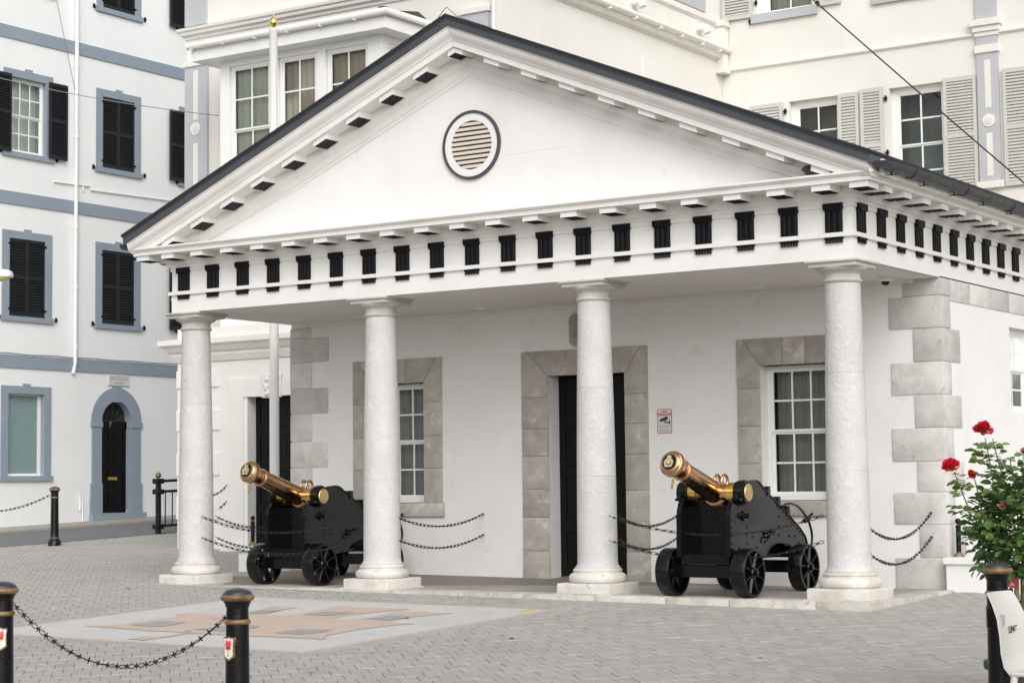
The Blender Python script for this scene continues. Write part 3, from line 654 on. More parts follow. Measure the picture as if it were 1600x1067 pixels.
m = MB(F); m.box(12.18, 12.81, -.02, .035, 3.505, 3.745); npl = m.build('nameplate', 'nameplate', TH, bevel=.006)
m = MB(F)
for a, b in (((12.21, 3.67), (12.27, 3.705)), ((12.27, 3.705), (12.40, 3.705)), ((12.40, 3.705), (12.495, 3.73)), ((12.495, 3.73), (12.59, 3.705)), ((12.59, 3.705), (12.72, 3.705)), ((12.72, 3.705), (12.78, 3.67))): m.tube([(a[0], .037, a[1]), (b[0], .037, b[1])], .006, 5)
m.build('plate_moulding', 'sidewalk', npl)
m = MB(F); rr = random.Random(3)
for k in range(7):                                       # weathered, no longer legible upper line
    u = 12.25 + k * .078
    m.box(u, u + .012, .03, .038, 3.625, 3.675); m.box(u + .018, u + .05, .03, .038, 3.625 + rr.choice((0, .02, .04)), 3.636 + rr.choice((0, .02, .04)))
m.build('worn_lettering', 'sidewalk', npl)
o = link(text_mesh('HOUSE', .085, .002), 'plate_lettering', 'sidewalk', npl); o.rotation_euler = (math.pi / 2, 0, math.pi / 2); o.location = (XH + .037, 12.495, 3.565)
m = MB(F); m.tube([(11.15, .075, 14.4), (11.15, .075, 3.95), (11.13, .06, 3.85), (11.13, .03, 3.72)], .045, 10); dp = m.build('drainpipe', 'house_white', TH, smooth=SM)
for v in (10.45, 8.9, 6.9, 5.6, 4.3): MB(F).lathe([(.045, v - .03), (.056, v - .03), (.056, v + .03), (.045, v + .03)], (11.15, .075, 0), 12).build('pipe_clip', 'house_white', dp, smooth=SM)
m = MB(F); m.tube([(10.55, .03, 7.83), (11.6, .03, 7.86), (11.62, .03, 7.78), (14.6, .03, 7.85)], .018, 6); m.tube([(11.4, .03, 7.72), (11.4, .03, 7.84)], .018, 6); m.build('wall_pipe', 'house_white', TH)
m = MB(F); m.tube([(9 + i * .25, .04 + .008 * math.sin(i * 1.9), 4.065 + .008 * math.sin(i * 1.3)) for i in range(24)], .012, 5); m.build('band_cable', 'wire_grey', TH)
m = MB(F); m.tube([(11.33, .05, .78), (11.33, .05, 1.05), (11.30, .05, 1.12)], .022, 6); m.tube([(11.40, .05, .45), (11.40, .05, 1.0)], .016, 6); m.build('service_pipe', 'house_white', TH)
m = MB(F); m.box(11.66, 11.88, 0, .012, .75, 1.0); m.build('meter_hatch', 'house_white', TH)
# ================================================================== CREAM MANSION
YM, YWG, XK, XLc, YG, YBy = 6.9, 14.7, -8.99, -15.66, 5.5, 5.95
CM = thing('mansion', 'large cream mansion with bay window and grey pilasters behind the guardhouse', 'building', (-11, 9, g(-11, 9)))
# wing facade (with openings) -------------------------------------------------
F = FY(YWG); wins = [(-7.59, -6.59), (-5.58, -4.55), (-2.4, -1.4), (.2, 1.2)]; WA, WB = 6.28, 8.36; UA, UB = 10.12, 12.1
up = [(-8.22, -7.05), (-5.75, -4.7), (-2.4, -1.4)]
wm = MB(F); e = XK
for a, b in wins: wm.box(e, a, -.3, 0, 0, 9.6); e = b
wm.box(e, 6, -.3, 0, 0, 9.6)
for a, b in wins: wm.box(a, b, -.3, 0, 0, WA); wm.box(a, b, -.3, 0, WB, 9.6)
e = XK
for a, b in up: wm.box(e, a, -.3, 0, 9.6, 13); e = b
wm.box(e, 6, -.3, 0, 9.6, 13)
for a, b in up: wm.box(a, b, -.3, 0, 9.6, UA); wm.box(a, b, -.3, 0, UB, 13)
# wall facing +X, main block and ground floor
wm.build('wing_wall', 'cream', CM)
m = MB(); m.box(XLc, XK, YM, YWG - .01, 0, 13); m.build('main_wall', 'cream', CM)
m2 = MB(); m2.prism([(YWG - a, b) for a, b in ((.0, 9.06), (.03, 9.09), (.055, 9.10), (.055, 9.14), (0, 9.16))], 'x', XK + .001, 6); m2.build('string_course', 'cream_trim', CM)
for (a, b) in wins:
    sash(CM, F, a + .06, b - .0, WA, WB - .05, .14, 2, 4, frame=.06, curtain=None, pane='pane_dark', bar=.03, room='room_grey')
    m = MB(F); m.box(a, a + .06, -.2, -.13, WA, WB); m.box(a + .06, b, -.2, -.13, WB - .05, WB); m.build('window_lining', 'joinery', CM)
for (a, b), c in zip(up, (.42, .41, .45)):
    sash(CM, F, a + .12, b - .002, UA, UB, .12, 2, 4, frame=.06, curtain='curtain_green', pane='pane', bar=.03)
    m = MB(F); m.box(a + .002, a + .12, -.2, -.11, UA, UB); m.build('window_lining', 'joinery', CM)
    m = MB(F); m.box(a - .1, b + .10, -.1, .07, UA - .17, UA - .002); m.build('sill', 'lilac_trim', CM)
for u0, u1, v0, v1, w in ((-8.39, -7.71, WA, 8.36, .03), (-6.57, -6.17, WA, 8.37, .03), (-6.13, -5.69, WA, 8.40, .03), (-4.53, -3.92, WA, 8.40, .03), (-3.43, -2.80, 6.34, 8.43, .03), (-8.93, -8.30, 10.08, 12.1, .03), (-6.88, -6.46, 10.08, 12.1, .03)):
    shutter(CM, F, u0, u1, v0, v1, w, 'louvre_grey', mid=.5, pitch=.055, st=.06, rail=.08)
for u, v in ((-7.66, 8.18), (-5.64, 8.18), (-5.63, 7.18), (-8.35, 10.0), (-8.22, 10.35), (-6.95, 10.15)): holdfast(CM, F, u, v)
def pilaster(F, u0, u1, v0, v1, panels, rnd_v, caps, base=None):
    m = MB(F); m.box(u0, u1, -.02, .06, v0, v1); p = m.build('pilaster', 'lilac_trim', CM)
    c = (u0 + u1) / 2
    for a, b in panels: m = MB(F); m.box(c - .055, c + .055, .05, .066, a, b); m.build('pilaster_inset', 'cream_trim', p)
    if rnd_v:
        m = MB(F)
        for r, w in ((.115, .075), (.085, .062), (.07, .085), (.03, .095)):
            pts = [(c + r * math.cos(t), rnd_v + r * math.sin(t)) for t in [2 * math.pi * i / 24 for i in range(24)]]; m.prism(pts, 'y', .055, w)
        for i in range(8): t = math.pi * i / 4; m.ball((c + .052 * math.cos(t), .085, rnd_v + .052 * math.sin(t)), .012, 6)
        m.build('roundel', 'cream_trim', p)
    for a, b, pr in caps: m = MB(F); m.box(u0 - pr, u1 + pr, -.02, .06 + pr, a, b); m.build('pilaster_cap', 'cream_trim', p, bevel=.01)
pilaster(F, -3.89, -3.50, 6.45, 13, ((7.77, 8.63), (6.55, 7.32)), 7.545, ((9.06, 9.14, .02), (9.14, 9.24, .05), (9.24, 9.36, .09), (8.76, 8.90, .03), (6.33, 6.45, .05)))
# wall facing +X between main block and wing
Fk = FX(XK)
m = MB(); m.prism([(XK, 9.28), (XK + .10, 9.33), (XK + .14, 9.40), (XK + .14, 9.44), (XK, 9.46)], 'y', YM + .2, YWG - .12); m.build('eaves_moulding', 'cream_trim', CM)
m = MB(Fk); m.tube([(YM + .1, .19, 9.47), (YWG - .05, .19, 9.49)], .055, 8); gk = m.build('gutter', 'cream_trim', CM, smooth=SM)
for yy in (8.3, 9.2, 10.1, 11, 11.9, 12.7, 13.5, 14.2): m = MB(Fk); m.box(yy - .015, yy + .015, .0, .26, 9.39, 9.43); m.build('gutter_bracket', 'cream_trim', gk)
for yy in (11.26, 13.72): m = MB(Fk); m.tube([(yy, .0, 9.78), (yy, .12, 9.78), (yy + .0, .19, 9.75), (yy, .22, 9.66)], .075, 10); m.build('vent_pipe', 'joinery', CM, smooth=SM)
m = MB(Fk); m.box(11.6, 12.05, 0, .03, 8.1, 8.84); m.build('wall_panel', 'cream_trim', CM)
m = MB(); m.prism([(XK, 9.95), (XK + .06, 10.0), (XK + .06, 10.1), (XK, 10.12)], 'y', YM + .1, YWG - .01); m.build('sill_course', 'cream_trim', CM)
m = MB(Fk); m.box(YWG - .24, YWG - .03, .0, .16, 9.12, 10.0); m.box(YWG - .28, YWG - .03, 0, .2, 9.95, 10.06); m.box(YWG - .28, YWG - .03, 0, .2, 9.04, 9.12); m.build('corner_block', 'cream_trim', CM)
m = MB(Fk); m.box(9.5, 14.0, .0, .04, 10.14, 12); m.build('upper_band', 'lilac_trim', CM)
# main block front
F = FY(YM)
pilaster(F, XLc, -15.13, 3.85, 8.68, ((7.72, 8.60), (6.0, 7.30)), 7.56, ((8.68, 8.80, .03),))
m = MB(F); m.box(XLc, -15.15, -.02, .06, 9.42, 13); m.build('pilaster', 'lilac_trim', CM)
pilaster(F, -9.62, -9.10, 4, 8.74, ((7.6, 8.55),), None, ((8.74, 8.84, .03),))
m = MB(F); m.tube([(XK - .0, .07, 3), (XK - .0, .07, 13)], .035, 10); m.build('downpipe', 'joinery', CM, smooth=SM)
prof = [(.0, 9.17), (.03, 9.19), (.04, 9.23), (.09, 9.26), (.10, 9.31), (.13, 9.33), (.14, 9.38), (0, 9.41)]
m = MB(); n = len(prof); vs = []; fs = []
for o, z in prof: vs += [(XLc - o, YM + 2, z), (XLc - o, YM - o, z), (XK + .02, YM - o, z)]
for i in range(n):
    j = (i + 1) % n
    for q in range(2): fs.append((i * 3 + q, i * 3 + q + 1, j * 3 + q + 1, j * 3 + q))
fs.append(tuple(i * 3 + 2 for i in range(n))); m.add(vs, fs); m.build('storey_cornice', 'cream_trim', CM)
# bay window
F = FY(YBy); BL, BR = -14.0, -10.55
m = MB(); m.box(BL + .08, BR - .08, YBy + .30, YM - .002, 3.9, 8.40); bay = m.build('bay_core', 'room', CM)
m = MB(F); m.box(BL, BR, -.16, 0, 3.86, 6.1); m.box(BL, BR, -.16, 0, 8.30, 8.45)
for a, b in ((BL, -13.80), (-12.88, -12.72), (-11.88, -11.71), (-10.83, BR)): m.box(a, b, -.16, 0, 6.1, 8.30)
bay = m.build('bay_frame', 'joinery', CM)
for a, b in ((-13.80, -12.88), (-12.72, -11.88), (-11.71, -10.83)):
    sash(CM, F, a + .01, b - .01, 6.1, 8.30, .04, 2, 4, frame=.05, curtain='curtain_green' if a < -13 else 'blind', pleat=.14, bar=.025, depth=.12)
Fs = FX(BR)
m = MB(Fs); m.box(YBy + .162, YM - .01, -.16, 0, 3.86, 6.1); m.box(YBy + .162, YM - .01, -.16, 0, 8.30, 8.45); m.box(YBy + .162, YBy + .2, -.16, 0, 6.1, 8.30); m.box(YM - .14, YM - .01, -.16, 0, 6.1, 8.30); m.build('bay_return', 'joinery', CM)
sash(CM, Fs, YBy + .205, YM - .145, 6.1, 8.30, .04, 2, 4, frame=.05, curtain='blind', pleat=.14, bar=.025, depth=.12)
m = MB(); m.box(-14.38, -10.25, YBy - .30, YM - .003, 8.41, 8.62); m.build('bay_fascia', 'joinery', CM)
gu = MB(); gu.tube([(-14.42, YBy - .36, 8.655), (-10.19, YBy - .36, 8.655), (-10.19, YM - .05, 8.665)], .058, 10); gb = gu.build('gutter', 'joinery', CM, smooth=.9)
for xx in (-14.3, -13.6, -12.9, -12.2, -11.5, -10.8): m = MB(); m.box(xx - .015, xx + .015, YBy - .42, YBy - .30, 8.585, 8.60); m.build('gutter_bracket', 'joinery', gb)
m = MB(); a0, a1, b0, b1 = -14.36, -10.22, YBy - .30, YM
m.add([(a0, b0, 8.68), (a1, b0, 8.68), (a1, b1, 8.68), (a0, b1, 8.68), (a0 + .3, b1, 8.95), (a1 - .3, b1, 8.95)], [(0, 1, 5, 4), (1, 2, 5), (0, 4, 3), (0, 1, 2, 3), (2, 5, 4, 3)]); m.build('bay_roof', 'slate', CM)
m = MB(); m.ball((-10.36, YBy - .2, 8.73), .11, 8, (1, 1, .5)); m.build('hip_cap', 'slate', CM)
# ground floor block
F = FY(YG); GL, GRt = -14.55, -9.9; ODX = (-13.0, -11.4); ODZ = 2.68; OB = .25
m = MB(F); m.box(GL, ODX[0] - .072, -1.39, 0, -.3, 3.86); m.box(ODX[1] + .072, GRt, -1.39, 0, -.3, 3.86); m.box(ODX[0] - .072, ODX[1] + .072, -1.39, 0, ODZ + .003, 3.86); m.build('ground_floor_wall', 'cream_stone', CM)
prof = [(.0, 3.30), (.03, 3.30), (.05, 3.34), (.08, 3.40), (.08, 3.44), (.13, 3.47), (.18, 3.54), (.24, 3.58), (.24, 3.66), (.0, 3.70)]
m = MB(); n = len(prof); vs = []; fs = []
for o, z in prof: vs += [(GL - o, YM, z), (GL - o, YG - o, z), (GRt, YG - o, z)]
for i in range(n):
    j = (i + 1) % n
    for q in range(2): fs.append((i * 3 + q, i * 3 + q + 1, j * 3 + q + 1, j * 3 + q))
fs += [tuple(i * 3 + 2 for i in range(n))]; m.add(vs, fs); m.build('door_cornice', 'cream_trim', CM)
for a, b in ((2.87, 3.16), (2.16, 2.51), (1.42, 1.79), (.70, 1.08)): m = MB(F); m.box(GL - .01, -13.60, -.02, .025, a, b); m.build('rustic_block', 'cream_stone', CM, bevel=.008)
m = MB(F); m.box(-13.36, ODX[0] - .07, -.02, .03, -.1, 2.68); m.box(-13.36, ODX[1] + .45, -.02, .03, 2.68, 2.985); m.box(ODX[1] + .07, ODX[1] + .45, -.02, .03, -.1, 2.68); m.build('door_surround', 'cream_stone', CM)
m = MB(F); m.box(-12.65, -12.24, .0, .09, 2.645, 3.05); ks = m.build('carved_keystone', 'cream_stone', CM, bevel=.03)
m = MB(F)
for i in range(14): m.ball((-12.45 + random.uniform(-.11, .11), .09, 2.84 + random.uniform(-.13, .13)), random.uniform(.02, .045), 8)
m.build('carving', 'cream_stone', ks)
for a, b in ((ODX[0] - .07, ODX[0] - .002), (ODX[1] + .002, ODX[1] + .07)): m = MB(F); m.box(a, b, -.25, .004, 0, 2.68); m.build('door_lining', 'joinery', CM)
panel_door(CM, F, ODX[0], ODX[1], OB, ODZ, .2, 'black_door', 2)
m = MB(); m.box(-13.3, -11.1, YG - .35, YG + .3, 0, OB); m.build('doorstep', 'cream_stone', CM, bevel=.01)
# ================================================================== small walls beside the guardhouse, flagpole
def low_wall(x0, x1, y0, y1, zt, lab):
    t = thing('low_wall', lab, 'wall', ((x0 + x1) / 2, (y0 + y1) / 2, g(x0, y0)), 'low white walls beside the guardhouse')
    m = MB(); m.box(x0 + .015, x1, y0 + .02, y1, -.3, zt - .075); m.build('wall_body', 'stucco', t)
    m = MB(); m.box(x0 - .01, x1, y0 - .015, y1, zt - .074, zt); m.build('coping', 'white_paint', t, bevel=.008)
low_wall(.022, 1.9, 2.2, 2.75, .352, 'low white wall with coping right of the grey corner stones, behind the roses')
low_wall(-9.97, -9.442, 1.85, 2.75, .415, 'low white wall at the left end of the portico behind the left cannon')
def post(x, y, z, h, lab):
    t = thing('small_post', lab, 'post', (x, y, z), 'small black posts on the low walls', local=True)
    m = MB(); m.lathe([(.06, .0), (.06, .012), (.045, .03), (.03, .05)], n=16); m.build('post_foot', 'gilt', t, smooth=SM)
    m = MB(); m.lathe([(.028, .045), (.028, h - .10), (.033, h - .095), (.033, h - .085), (.02, h - .08)], n=16); m.build('shaft', 'black_gloss', t, smooth=SM)
    m = MB(); m.lathe([(.022, h - .082), (.027, h - .074), (.022, h - .066)], n=16); m.build('gilt_ring', 'gilt', t, smooth=SM)
    m = MB(); m.ball((0, 0, h - .034), .034, 16); m.build('ball_finial', 'black_gloss', t, smooth=2)
post(.10, 2.45, .352, .425, 'small black post with ball top on the low wall left of the roses')
post(-10.0 + .10, 2.1, .415, .41, 'small black post with ball top on the low wall by the left cannon')
fp = thing('flagpole', 'tall white flagpole with gilded finial rising behind the portico roof', 'flagpole', (-11.14, 4.0, g(-11.14, 4)), local=True)
zb = g(-11.14, 4)
m = MB(); m.lathe([(.11, 0), (.11, .06), (.075, .10), (.072, 2.8), (.066, 6.0), (.062, 8.14 - zb), (.07, 8.15 - zb), (.07, 8.19 - zb), (.03, 8.20 - zb)], n=20); m.build('pole', 'joinery', fp, smooth=SM)
m = MB(); m.lathe([(.03, 8.195 - zb), (.035, 8.22 - zb), (.068, 8.26 - zb), (.072, 8.29 - zb), (.055, 8.33 - zb), (.02, 8.37 - zb), (.004, 8.42 - zb)], n=20); m.build('finial', 'gilt_leaf', fp, smooth=SM)
# railing at the kerb
fx, fy = -18.03, 8.64
rl = thing('railing', 'black iron street railing with round finial beside the leftmost column', 'railing', (fx, fy, g(fx, fy)))
def rail_post(y):
    z = g(fx, y); m = MB(); m.lathe([(.055, 0), (.055, 1.05)], (fx, y, z), 14); m.build('post', 'black_gloss', rl, smooth=SM)
    for a in (.14, .80, 1.0): m = MB(); m.box(fx - .085, fx + .085, y - .085, y + .085, z + a - .05, z + a + .05); m.build('post_collar', 'black_gloss', rl, bevel=.02)
    m = MB(); m.ball((fx, y, z + 1.11), .06, 12); m.build('ball_finial', 'gilt', rl, smooth=2)
rail_post(fy); rail_post(fy + 2.4)
for h in (.15, .80, 1.0): m = MB(); m.tube([(fx, fy, g(fx, fy) + h), (fx, fy + 2.4, g(fx, fy + 2.4) + h)], .028, 8); m.build('rail', 'black_gloss', rl, smooth=SM)
for k in range(1, 13): yy = fy + k * .19; m = MB(); m.tube([(fx, yy, g(fx, yy) + .15), (fx, yy, g(fx, yy) + .80)], .012, 6); m.build('bar', 'black_gloss', rl, smooth=SM)
# ================================================================== CANNONS (local: muzzle towards -Y, origin between the axles)
EL = math.atan2(.324, .976)
def make_cannon():
    t = thing('cannon', '', 'cannon', local=True, group='bronze cannons on black iron carriages in the portico')
    fy = lambda s: -s
    # barrel, turned about its own axis then raised on the trunnions
    ca, sa = math.cos(EL), math.sin(EL); TR = (.56, 1.093)
    def bar(x, l, h):                                   # l along the bore from the trunnion, h up square to it
        return (x, -(TR[0] + l * ca - h * sa), TR[1] + l * sa + h * ca)
    LM = 1.028
    def lat(prof, n=40): m = MB(bar); m.lathe([(r, h) for r, h in prof], (0, 0, 0), n, 'y'); return m
    barrel = lat([(.10, -.62), (.14, -.60), (.155, -.55), (.155, -.36), (.15, -.34), (.146, -.06), (.139, -.05), (.138, -.03), (.120, -.022), (.100, .74)]).build('barrel', 'bronze', t, smooth=SM)
    lat([(.118, -.035), (.132, -.03), (.134, -.02), (.132, -.01), (.118, -.006)]).build('barrel_band', 'bronze', barrel, smooth=SM)
    lat([(.096, .735), (.107, .738), (.112, .746), (.112, .756), (.107, .764), (.096, .767)]).build('barrel_band', 'bronze', barrel, smooth=SM)
    lat([(.098, .76), (.098, .80), (.106, .87), (.120, .915), (.133, .928), (.138, .945), (.138, .975), (.128, .995), (.116, 1.0), (.114, 1.012), (.104, 1.022), (.090, LM - .002), (.085, LM)]).build('muzzle', 'bronze', barrel, smooth=.5)
    lat([(.0001, LM - .01), (.08, LM - .01), (.083, LM + .004), (.078, LM + .010), (.0001, LM + .012)]).build('tompion', 'iron_black', barrel, smooth=.5)
    cr = MB(bar); Y = LM + .012
    def blob(x, z, rx, rz, d=.008):
        pts = [(x + rx * math.cos(a), z + rz * math.sin(a)) for a in [math.pi * i / 7 for i in range(14)]]; cr.prism(pts, 'y', Y - .004, Y + d)
    
    for i in range(14): aa = -.5 * math.pi + 2 * math.pi * i / 14; blob(.043 * math.cos(aa), -.010 + .040 * math.sin(aa), .012, .011, .009)
    blob(0, -.006, .026, .024, .012);  blob(0, .046, .024, .013, .011); blob(-.016, .055, .009, .009, .01); blob(.016, .055, .009, .009, .01); blob(0, .062, .008, .008, .01); blob(-.022, -.050, .02, .010, .011); blob(.022, -.050, .02, .010, .011)
    cr.build('crest', 'crest', barrel)
    for s in (-1, 1):
        m = MB(bar); m.tube(cat([(s * .035, -.06, .11), (s * .042, -.05, .165), (s * .044, -.07, .215), (s * .044, -.115, .236), (s * .044, -.16, .212), (s * .042, -.18, .165), (s * .035, -.165, .11)]), .015, 10); m.build('lifting_loop', 'bronze', barrel, smooth=2)
    m = MB(bar); m.tube([(0, .905, -.12), (0, .905, -.145)], .006, 6); m.box(-.012, .012, .90, .91, -.25, -.145); m.build('tompion_tag', 'brass', barrel)
    m = MB(); m.lathe([(.085, -.30), (.085, .30)], (0, fy(TR[0]), TR[1]), 28, 'x'); m.build('trunnion', 'bronze', t, smooth=SM)
    for s in (-1, 1):
        a = lambda p, q: sorted((s * p, s * q))
        m = MB(); x0, x1 = a(.178, .275); m.lathe([(.095, x0), (.108, x0 + .004), (.108, x1 - .004), (.095, x1)], (0, fy(TR[0]), TR[1]), 28, 'x'); m.build('trunnion_band', 'brass', t, smooth=.5)
        x0, x1 = a(.276, .40); m = MB(); m.lathe([(.10, x0), (.122, x0 + .003), (.122, x1 - .003), (.10, x1)], (0, fy(TR[0]), TR[1]), 28, 'x')
        m.box(x0 + .012, x1 - .012, fy(TR[0]) - .165, fy(TR[0]) + .15, TR[1] - .085, TR[1] - .055); m.lathe([(.02, TR[1] - .055), (.02, TR[1] - .02)], ((x0 + x1) / 2, fy(TR[0]) - .145, 0), 8); m.lathe([(.126, x0 + .03), (.133, x0 + .035), (.133, x1 - .035), (.126, x1 - .03)], (0, fy(TR[0]), TR[1]), 28, 'x')
        cap = m.build('trunnion_cap', 'iron_black', t, smooth=.5)
        x0, x1 = a(.399, .412); m = MB(); m.lathe([(.0001, x0), (.088, x0), (.094, (x0 + x1) / 2), (.088, x1), (.0001, x1)] if s > 0 else [(.0001, x0), (.088, x0), (.094, (x0 + x1) / 2), (.088, x1), (.0001, x1)], (0, fy(TR[0]), TR[1]), 28, 'x', cap=False); m.build('trunnion_face', 'brass_disc', t, smooth=.5)
        # cheek plate
        prof = [(.823, .42), (.812, .86), (.79, .94), (.74, .995), (.66, 1.03), (.44, 1.05), (.33, 1.20), (.20, 1.215), (.13, 1.20), (-.10, 1.067), (-.49, .886), (-.89, .672), (-1.01, .585), (-1.05, .52), (-1.055, .47), (-1.0, .40), (-.68, .40), (-.60, .48), (-.45, .53), (-.28, .53), (-.12, .48), (-.03, .40), (.2, .37)]
        x0, x1 = a(.285, .312); m = MB(); m.prism([(fy(p), z) for p, z in prof], 'x', x0, x1)
        ck = m.build('cheek', 'iron_black', t)
        # angle-iron flange along the edge + rivets
        m = MB(); edge = prof[:15]; x0, x1 = a(.265, .322)
        for (p, z), (q, zz) in zip(edge, edge[1:]):
            d = Vector((q - p, zz - z)).normalized(); nn = Vector((-d.y, d.x)) * -.012
            m.add([(x, fy(pp), z_) for x in (x0, x1) for pp, z_ in ((p, z), (q, zz), (q + nn.x, zz + nn.y), (p + nn.x, z + nn.y))], [(0, 1, 5, 4), (1, 2, 6, 5), (2, 3, 7, 6), (3, 0, 4, 7), (0, 1, 2, 3), (4, 5, 6, 7)])
        m.build('flange', 'iron_black', ck)
        m = MB(); xo = s * .316
        def riv(p, z, r=.011): m.ball((xo, fy(p), z), r, 6, (.7, 1, 1))
        for z in [.47 + .085 * i for i in range(7)]: riv(.785, z); riv(.43, z) if z < 1 else None
        for i in range(16): f_ = i / 15; riv(.08 - 1.03 * f_, 1.165 - .56 * f_)
        for p, z in ((-.35, .62), (-.35, .72), (-.35, .82), (-.6, .60), (-.75, .60), (.30, .62), (.20, .5), (-.85, .52), (.62, .5), (.62, .95), (.55, .96), (.48, .97)): riv(p, z, .013)
        m.build('rivets', 'black_gloss', ck, smooth=2, kind='stuff')
        m = MB(); m.lathe([(.055, 0), (.055, .02), (.03, .025), (.03, .07), (.012, .075)], (0, 0, 0), 10, 'x')
        o = m.build('hub_bolt', 'iron_black', ck, smooth=.5); o.location = (s * .312, fy(.50), .845)
        if s < 0: o.rotation_euler = (0, 0, math.pi)
        m = MB(); m.tube([(s * .33, fy(-.02), .60), (s * .37, fy(-.06), .66), (s * .36, fy(-.12), .64), (s * .33, fy(-.2), .67)], .013, 6); m.tube([(s * .33, fy(.06), .55), (s * .36, fy(.0), .60), (s * .33, fy(-.08), .60)], .011, 6); m.build('cleat', 'iron_black', ck, smooth=2)
        # stepped ledge on the sloping edge
        m = MB(); x0, x1 = a(.22, .327)
        for p, z in ((-.12, 1.05), (-.37, .935), (-.60, .83)): m.box(x0, x1, fy(p) - .055, fy(p) + .015, z, z + .105)
        m.build('quoin_steps', 'iron_black', ck, bevel=.008)
    for p, w in ((.696, .2), (-.673, .2)):
        m = MB(); m.box(-.40, .40, fy(p) - .075, fy(p) + .075, .20, .335); m.lathe([(.032, -.54), (.032, .54)], (0, fy(p), .256), 14, 'x'); m.build('axle', 'iron_black', t, bevel=.006)
    m = MB(); m.box(-.285, .285, fy(.60), fy(.56), .40, .95); m.box(-.285, .285, fy(.80), fy(.56), .34, .44); tr = m.build('transom', 'iron_black', t)
    m = MB()
    for i in range(7): m.ball((-.21 + i * .07, fy(.803), .39), .009, 6)
    for z in (.50, .58, .66, .74, .82, .90): m.ball((-.05, fy(.603), z), .010, 6)
    m.build('rivets', 'black_gloss', tr, smooth=2, kind='stuff')
    m = MB(); m.box(-.285, .285, fy(-.75), fy(-.85), .36, .60); m.box(-.285, .285, fy(.1), fy(-.55), .38, .42); m.build('bed', 'iron_black', t)
    m = MB(); m.box(-.03, .03, fy(-.2), fy(-.32), .42, 1.0); m.build('elevating_screw', 'iron_black', t)
    for s in (-1, 1):
        hp = [(s * .335, fy(p), z) for p, z in ((-.40, .93), (-.50, .955), (-.64, .955), (-.80, .92), (-.94, .85), (-1.06, .76), (-1.13, .66), (-1.15, .56), (-1.12, .47))]
        m = MB(); m.tube(cat(hp), .014, 8); m.build('training_hoop', 'iron_black', t, smooth=2)
        m = MB(); m.tube([(s * .335, fy(-.96), .76), (s * .335, fy(-1.06), .79), (s * .335, fy(-1.17), .84)], [.03, .022, .014], 8); m.build('hoop_clamp', 'iron_black', t, smooth=2)
    # wheels
    R_ = .256
    wm = MB(); wm.lathe([(R_ - .03, -.078), (R_ - .004, -.078), (R_, -.07), (R_, .07), (R_ - .004, .078), (R_ - .03, .078), (R_ - .03, -.078)], (0, 0, 0), 40, 'x', cap=False); rim = wm.mesh('wheel', smooth=.5)
    hm = MB(); hm.lathe([(.05, -.085), (.06, -.08), (.06, .075), (.052, .085), (.035, .085), (.035, .11), (.02, .118)], (0, 0, 0), 20, 'x'); hub = hm.mesh('hub', smooth=.5)
    pm = MB(); pm.add([(x, w, r) for x, w, r in ((.045, .016, .05), (.045, -.016, .05), (.06, -.011, R_ - .028), (.06, .011, R_ - .028), (.072, .004, .05), (.072, -.004, .05), (.076, -.004, R_ - .028), (.076, .004, R_ - .028), (-.02, .016, .05), (-.02, -.016, .05), (-.02, -.011, R_ - .028), (-.02, .011, R_ - .028))], [(0, 1, 2, 3), (4, 5, 6, 7), (0, 4, 7, 3), (1, 5, 6, 2), (0, 8, 11, 3), (1, 9, 10, 2), (8, 9, 10, 11)]); spk = pm.mesh('spoke')
    k = 0
    for p in (.696, -.673):
        for s in (-1, 1):
            o = link(rim, 'wheel', 'iron_black', t, (s * .447, fy(p), R_)); o.rotation_euler = (.3 + .9 * k, 0, 0 if s > 0 else math.pi); k += 1
            link(hub, 'hub', 'iron_black', o)
            for i in range(8): q = link(spk, 'spoke', 'iron_black', o); q.rotation_euler = (math.pi * i / 4, 0, 0)
    return t
cn = make_cannon(); cn.location = (-1.79, .85, .0); cn['label'] = 'bronze cannon on black carriage beneath the surveillance sign, beside the rightmost column'
c2n = copy_tree(cn); c2n.location = (-7.80, 1.136, .0); c2n['label'] = 'bronze cannon on black carriage between the two leftmost columns'
# ================================================================== BOLLARDS
def badge(par, ang, z, r, dark=False):
    c, s = math.cos(ang), math.sin(ang)
    def F(u, w, v): return ((r + w) * c - u * s, (r + w) * s + u * c, z + v)
    half = [(0, -.078), (.022, -.066), (.038, -.055), (.036, -.02), (.037, .02), (.042, .05), (.036, .058), (.018, .054), (0, .062)]
    out = half + [(-x, y) for x, y in reversed(half[1:-1])]
    m = MB(F); m.prism(out, 'y', -.03, .010); b = m.build('shield_badge', 'black_gloss' if dark else 'gilt', par)
    m = MB(F); m.prism([(x * .84, y * .86) for x, y in out], 'y', .0, .0125); m.build('shield_field', 'black_gloss' if dark else 'badge_white', b)
    if not dark:
        m = MB(F)
        for q in ((-.018, .018, -.012, .012), (-.022, .022, .012, .02), (-.018, -.006, .02, .04), (.006, .018, .02, .04), (-.004, .004, .02, .032)): m.box(q[0], q[1], .01, .016, q[2], q[3])
        m.build('castle_emblem', 'print_red', b)
        m = MB(F)
        for q in ((-.011, -.004, -.008, .002), (.004, .011, -.008, .002)): m.box(q[0], q[1], .0155, .0172, q[2], q[3])
        m.build('castle_window', 'print_black', b)
        m = MB(F); m.tube([(0, .014, -.014), (0, .014, -.045)], .0025, 5); m.box(-.006, .006, .012, .015, -.05, -.044); m.build('key_emblem', 'gilt_leaf', b)
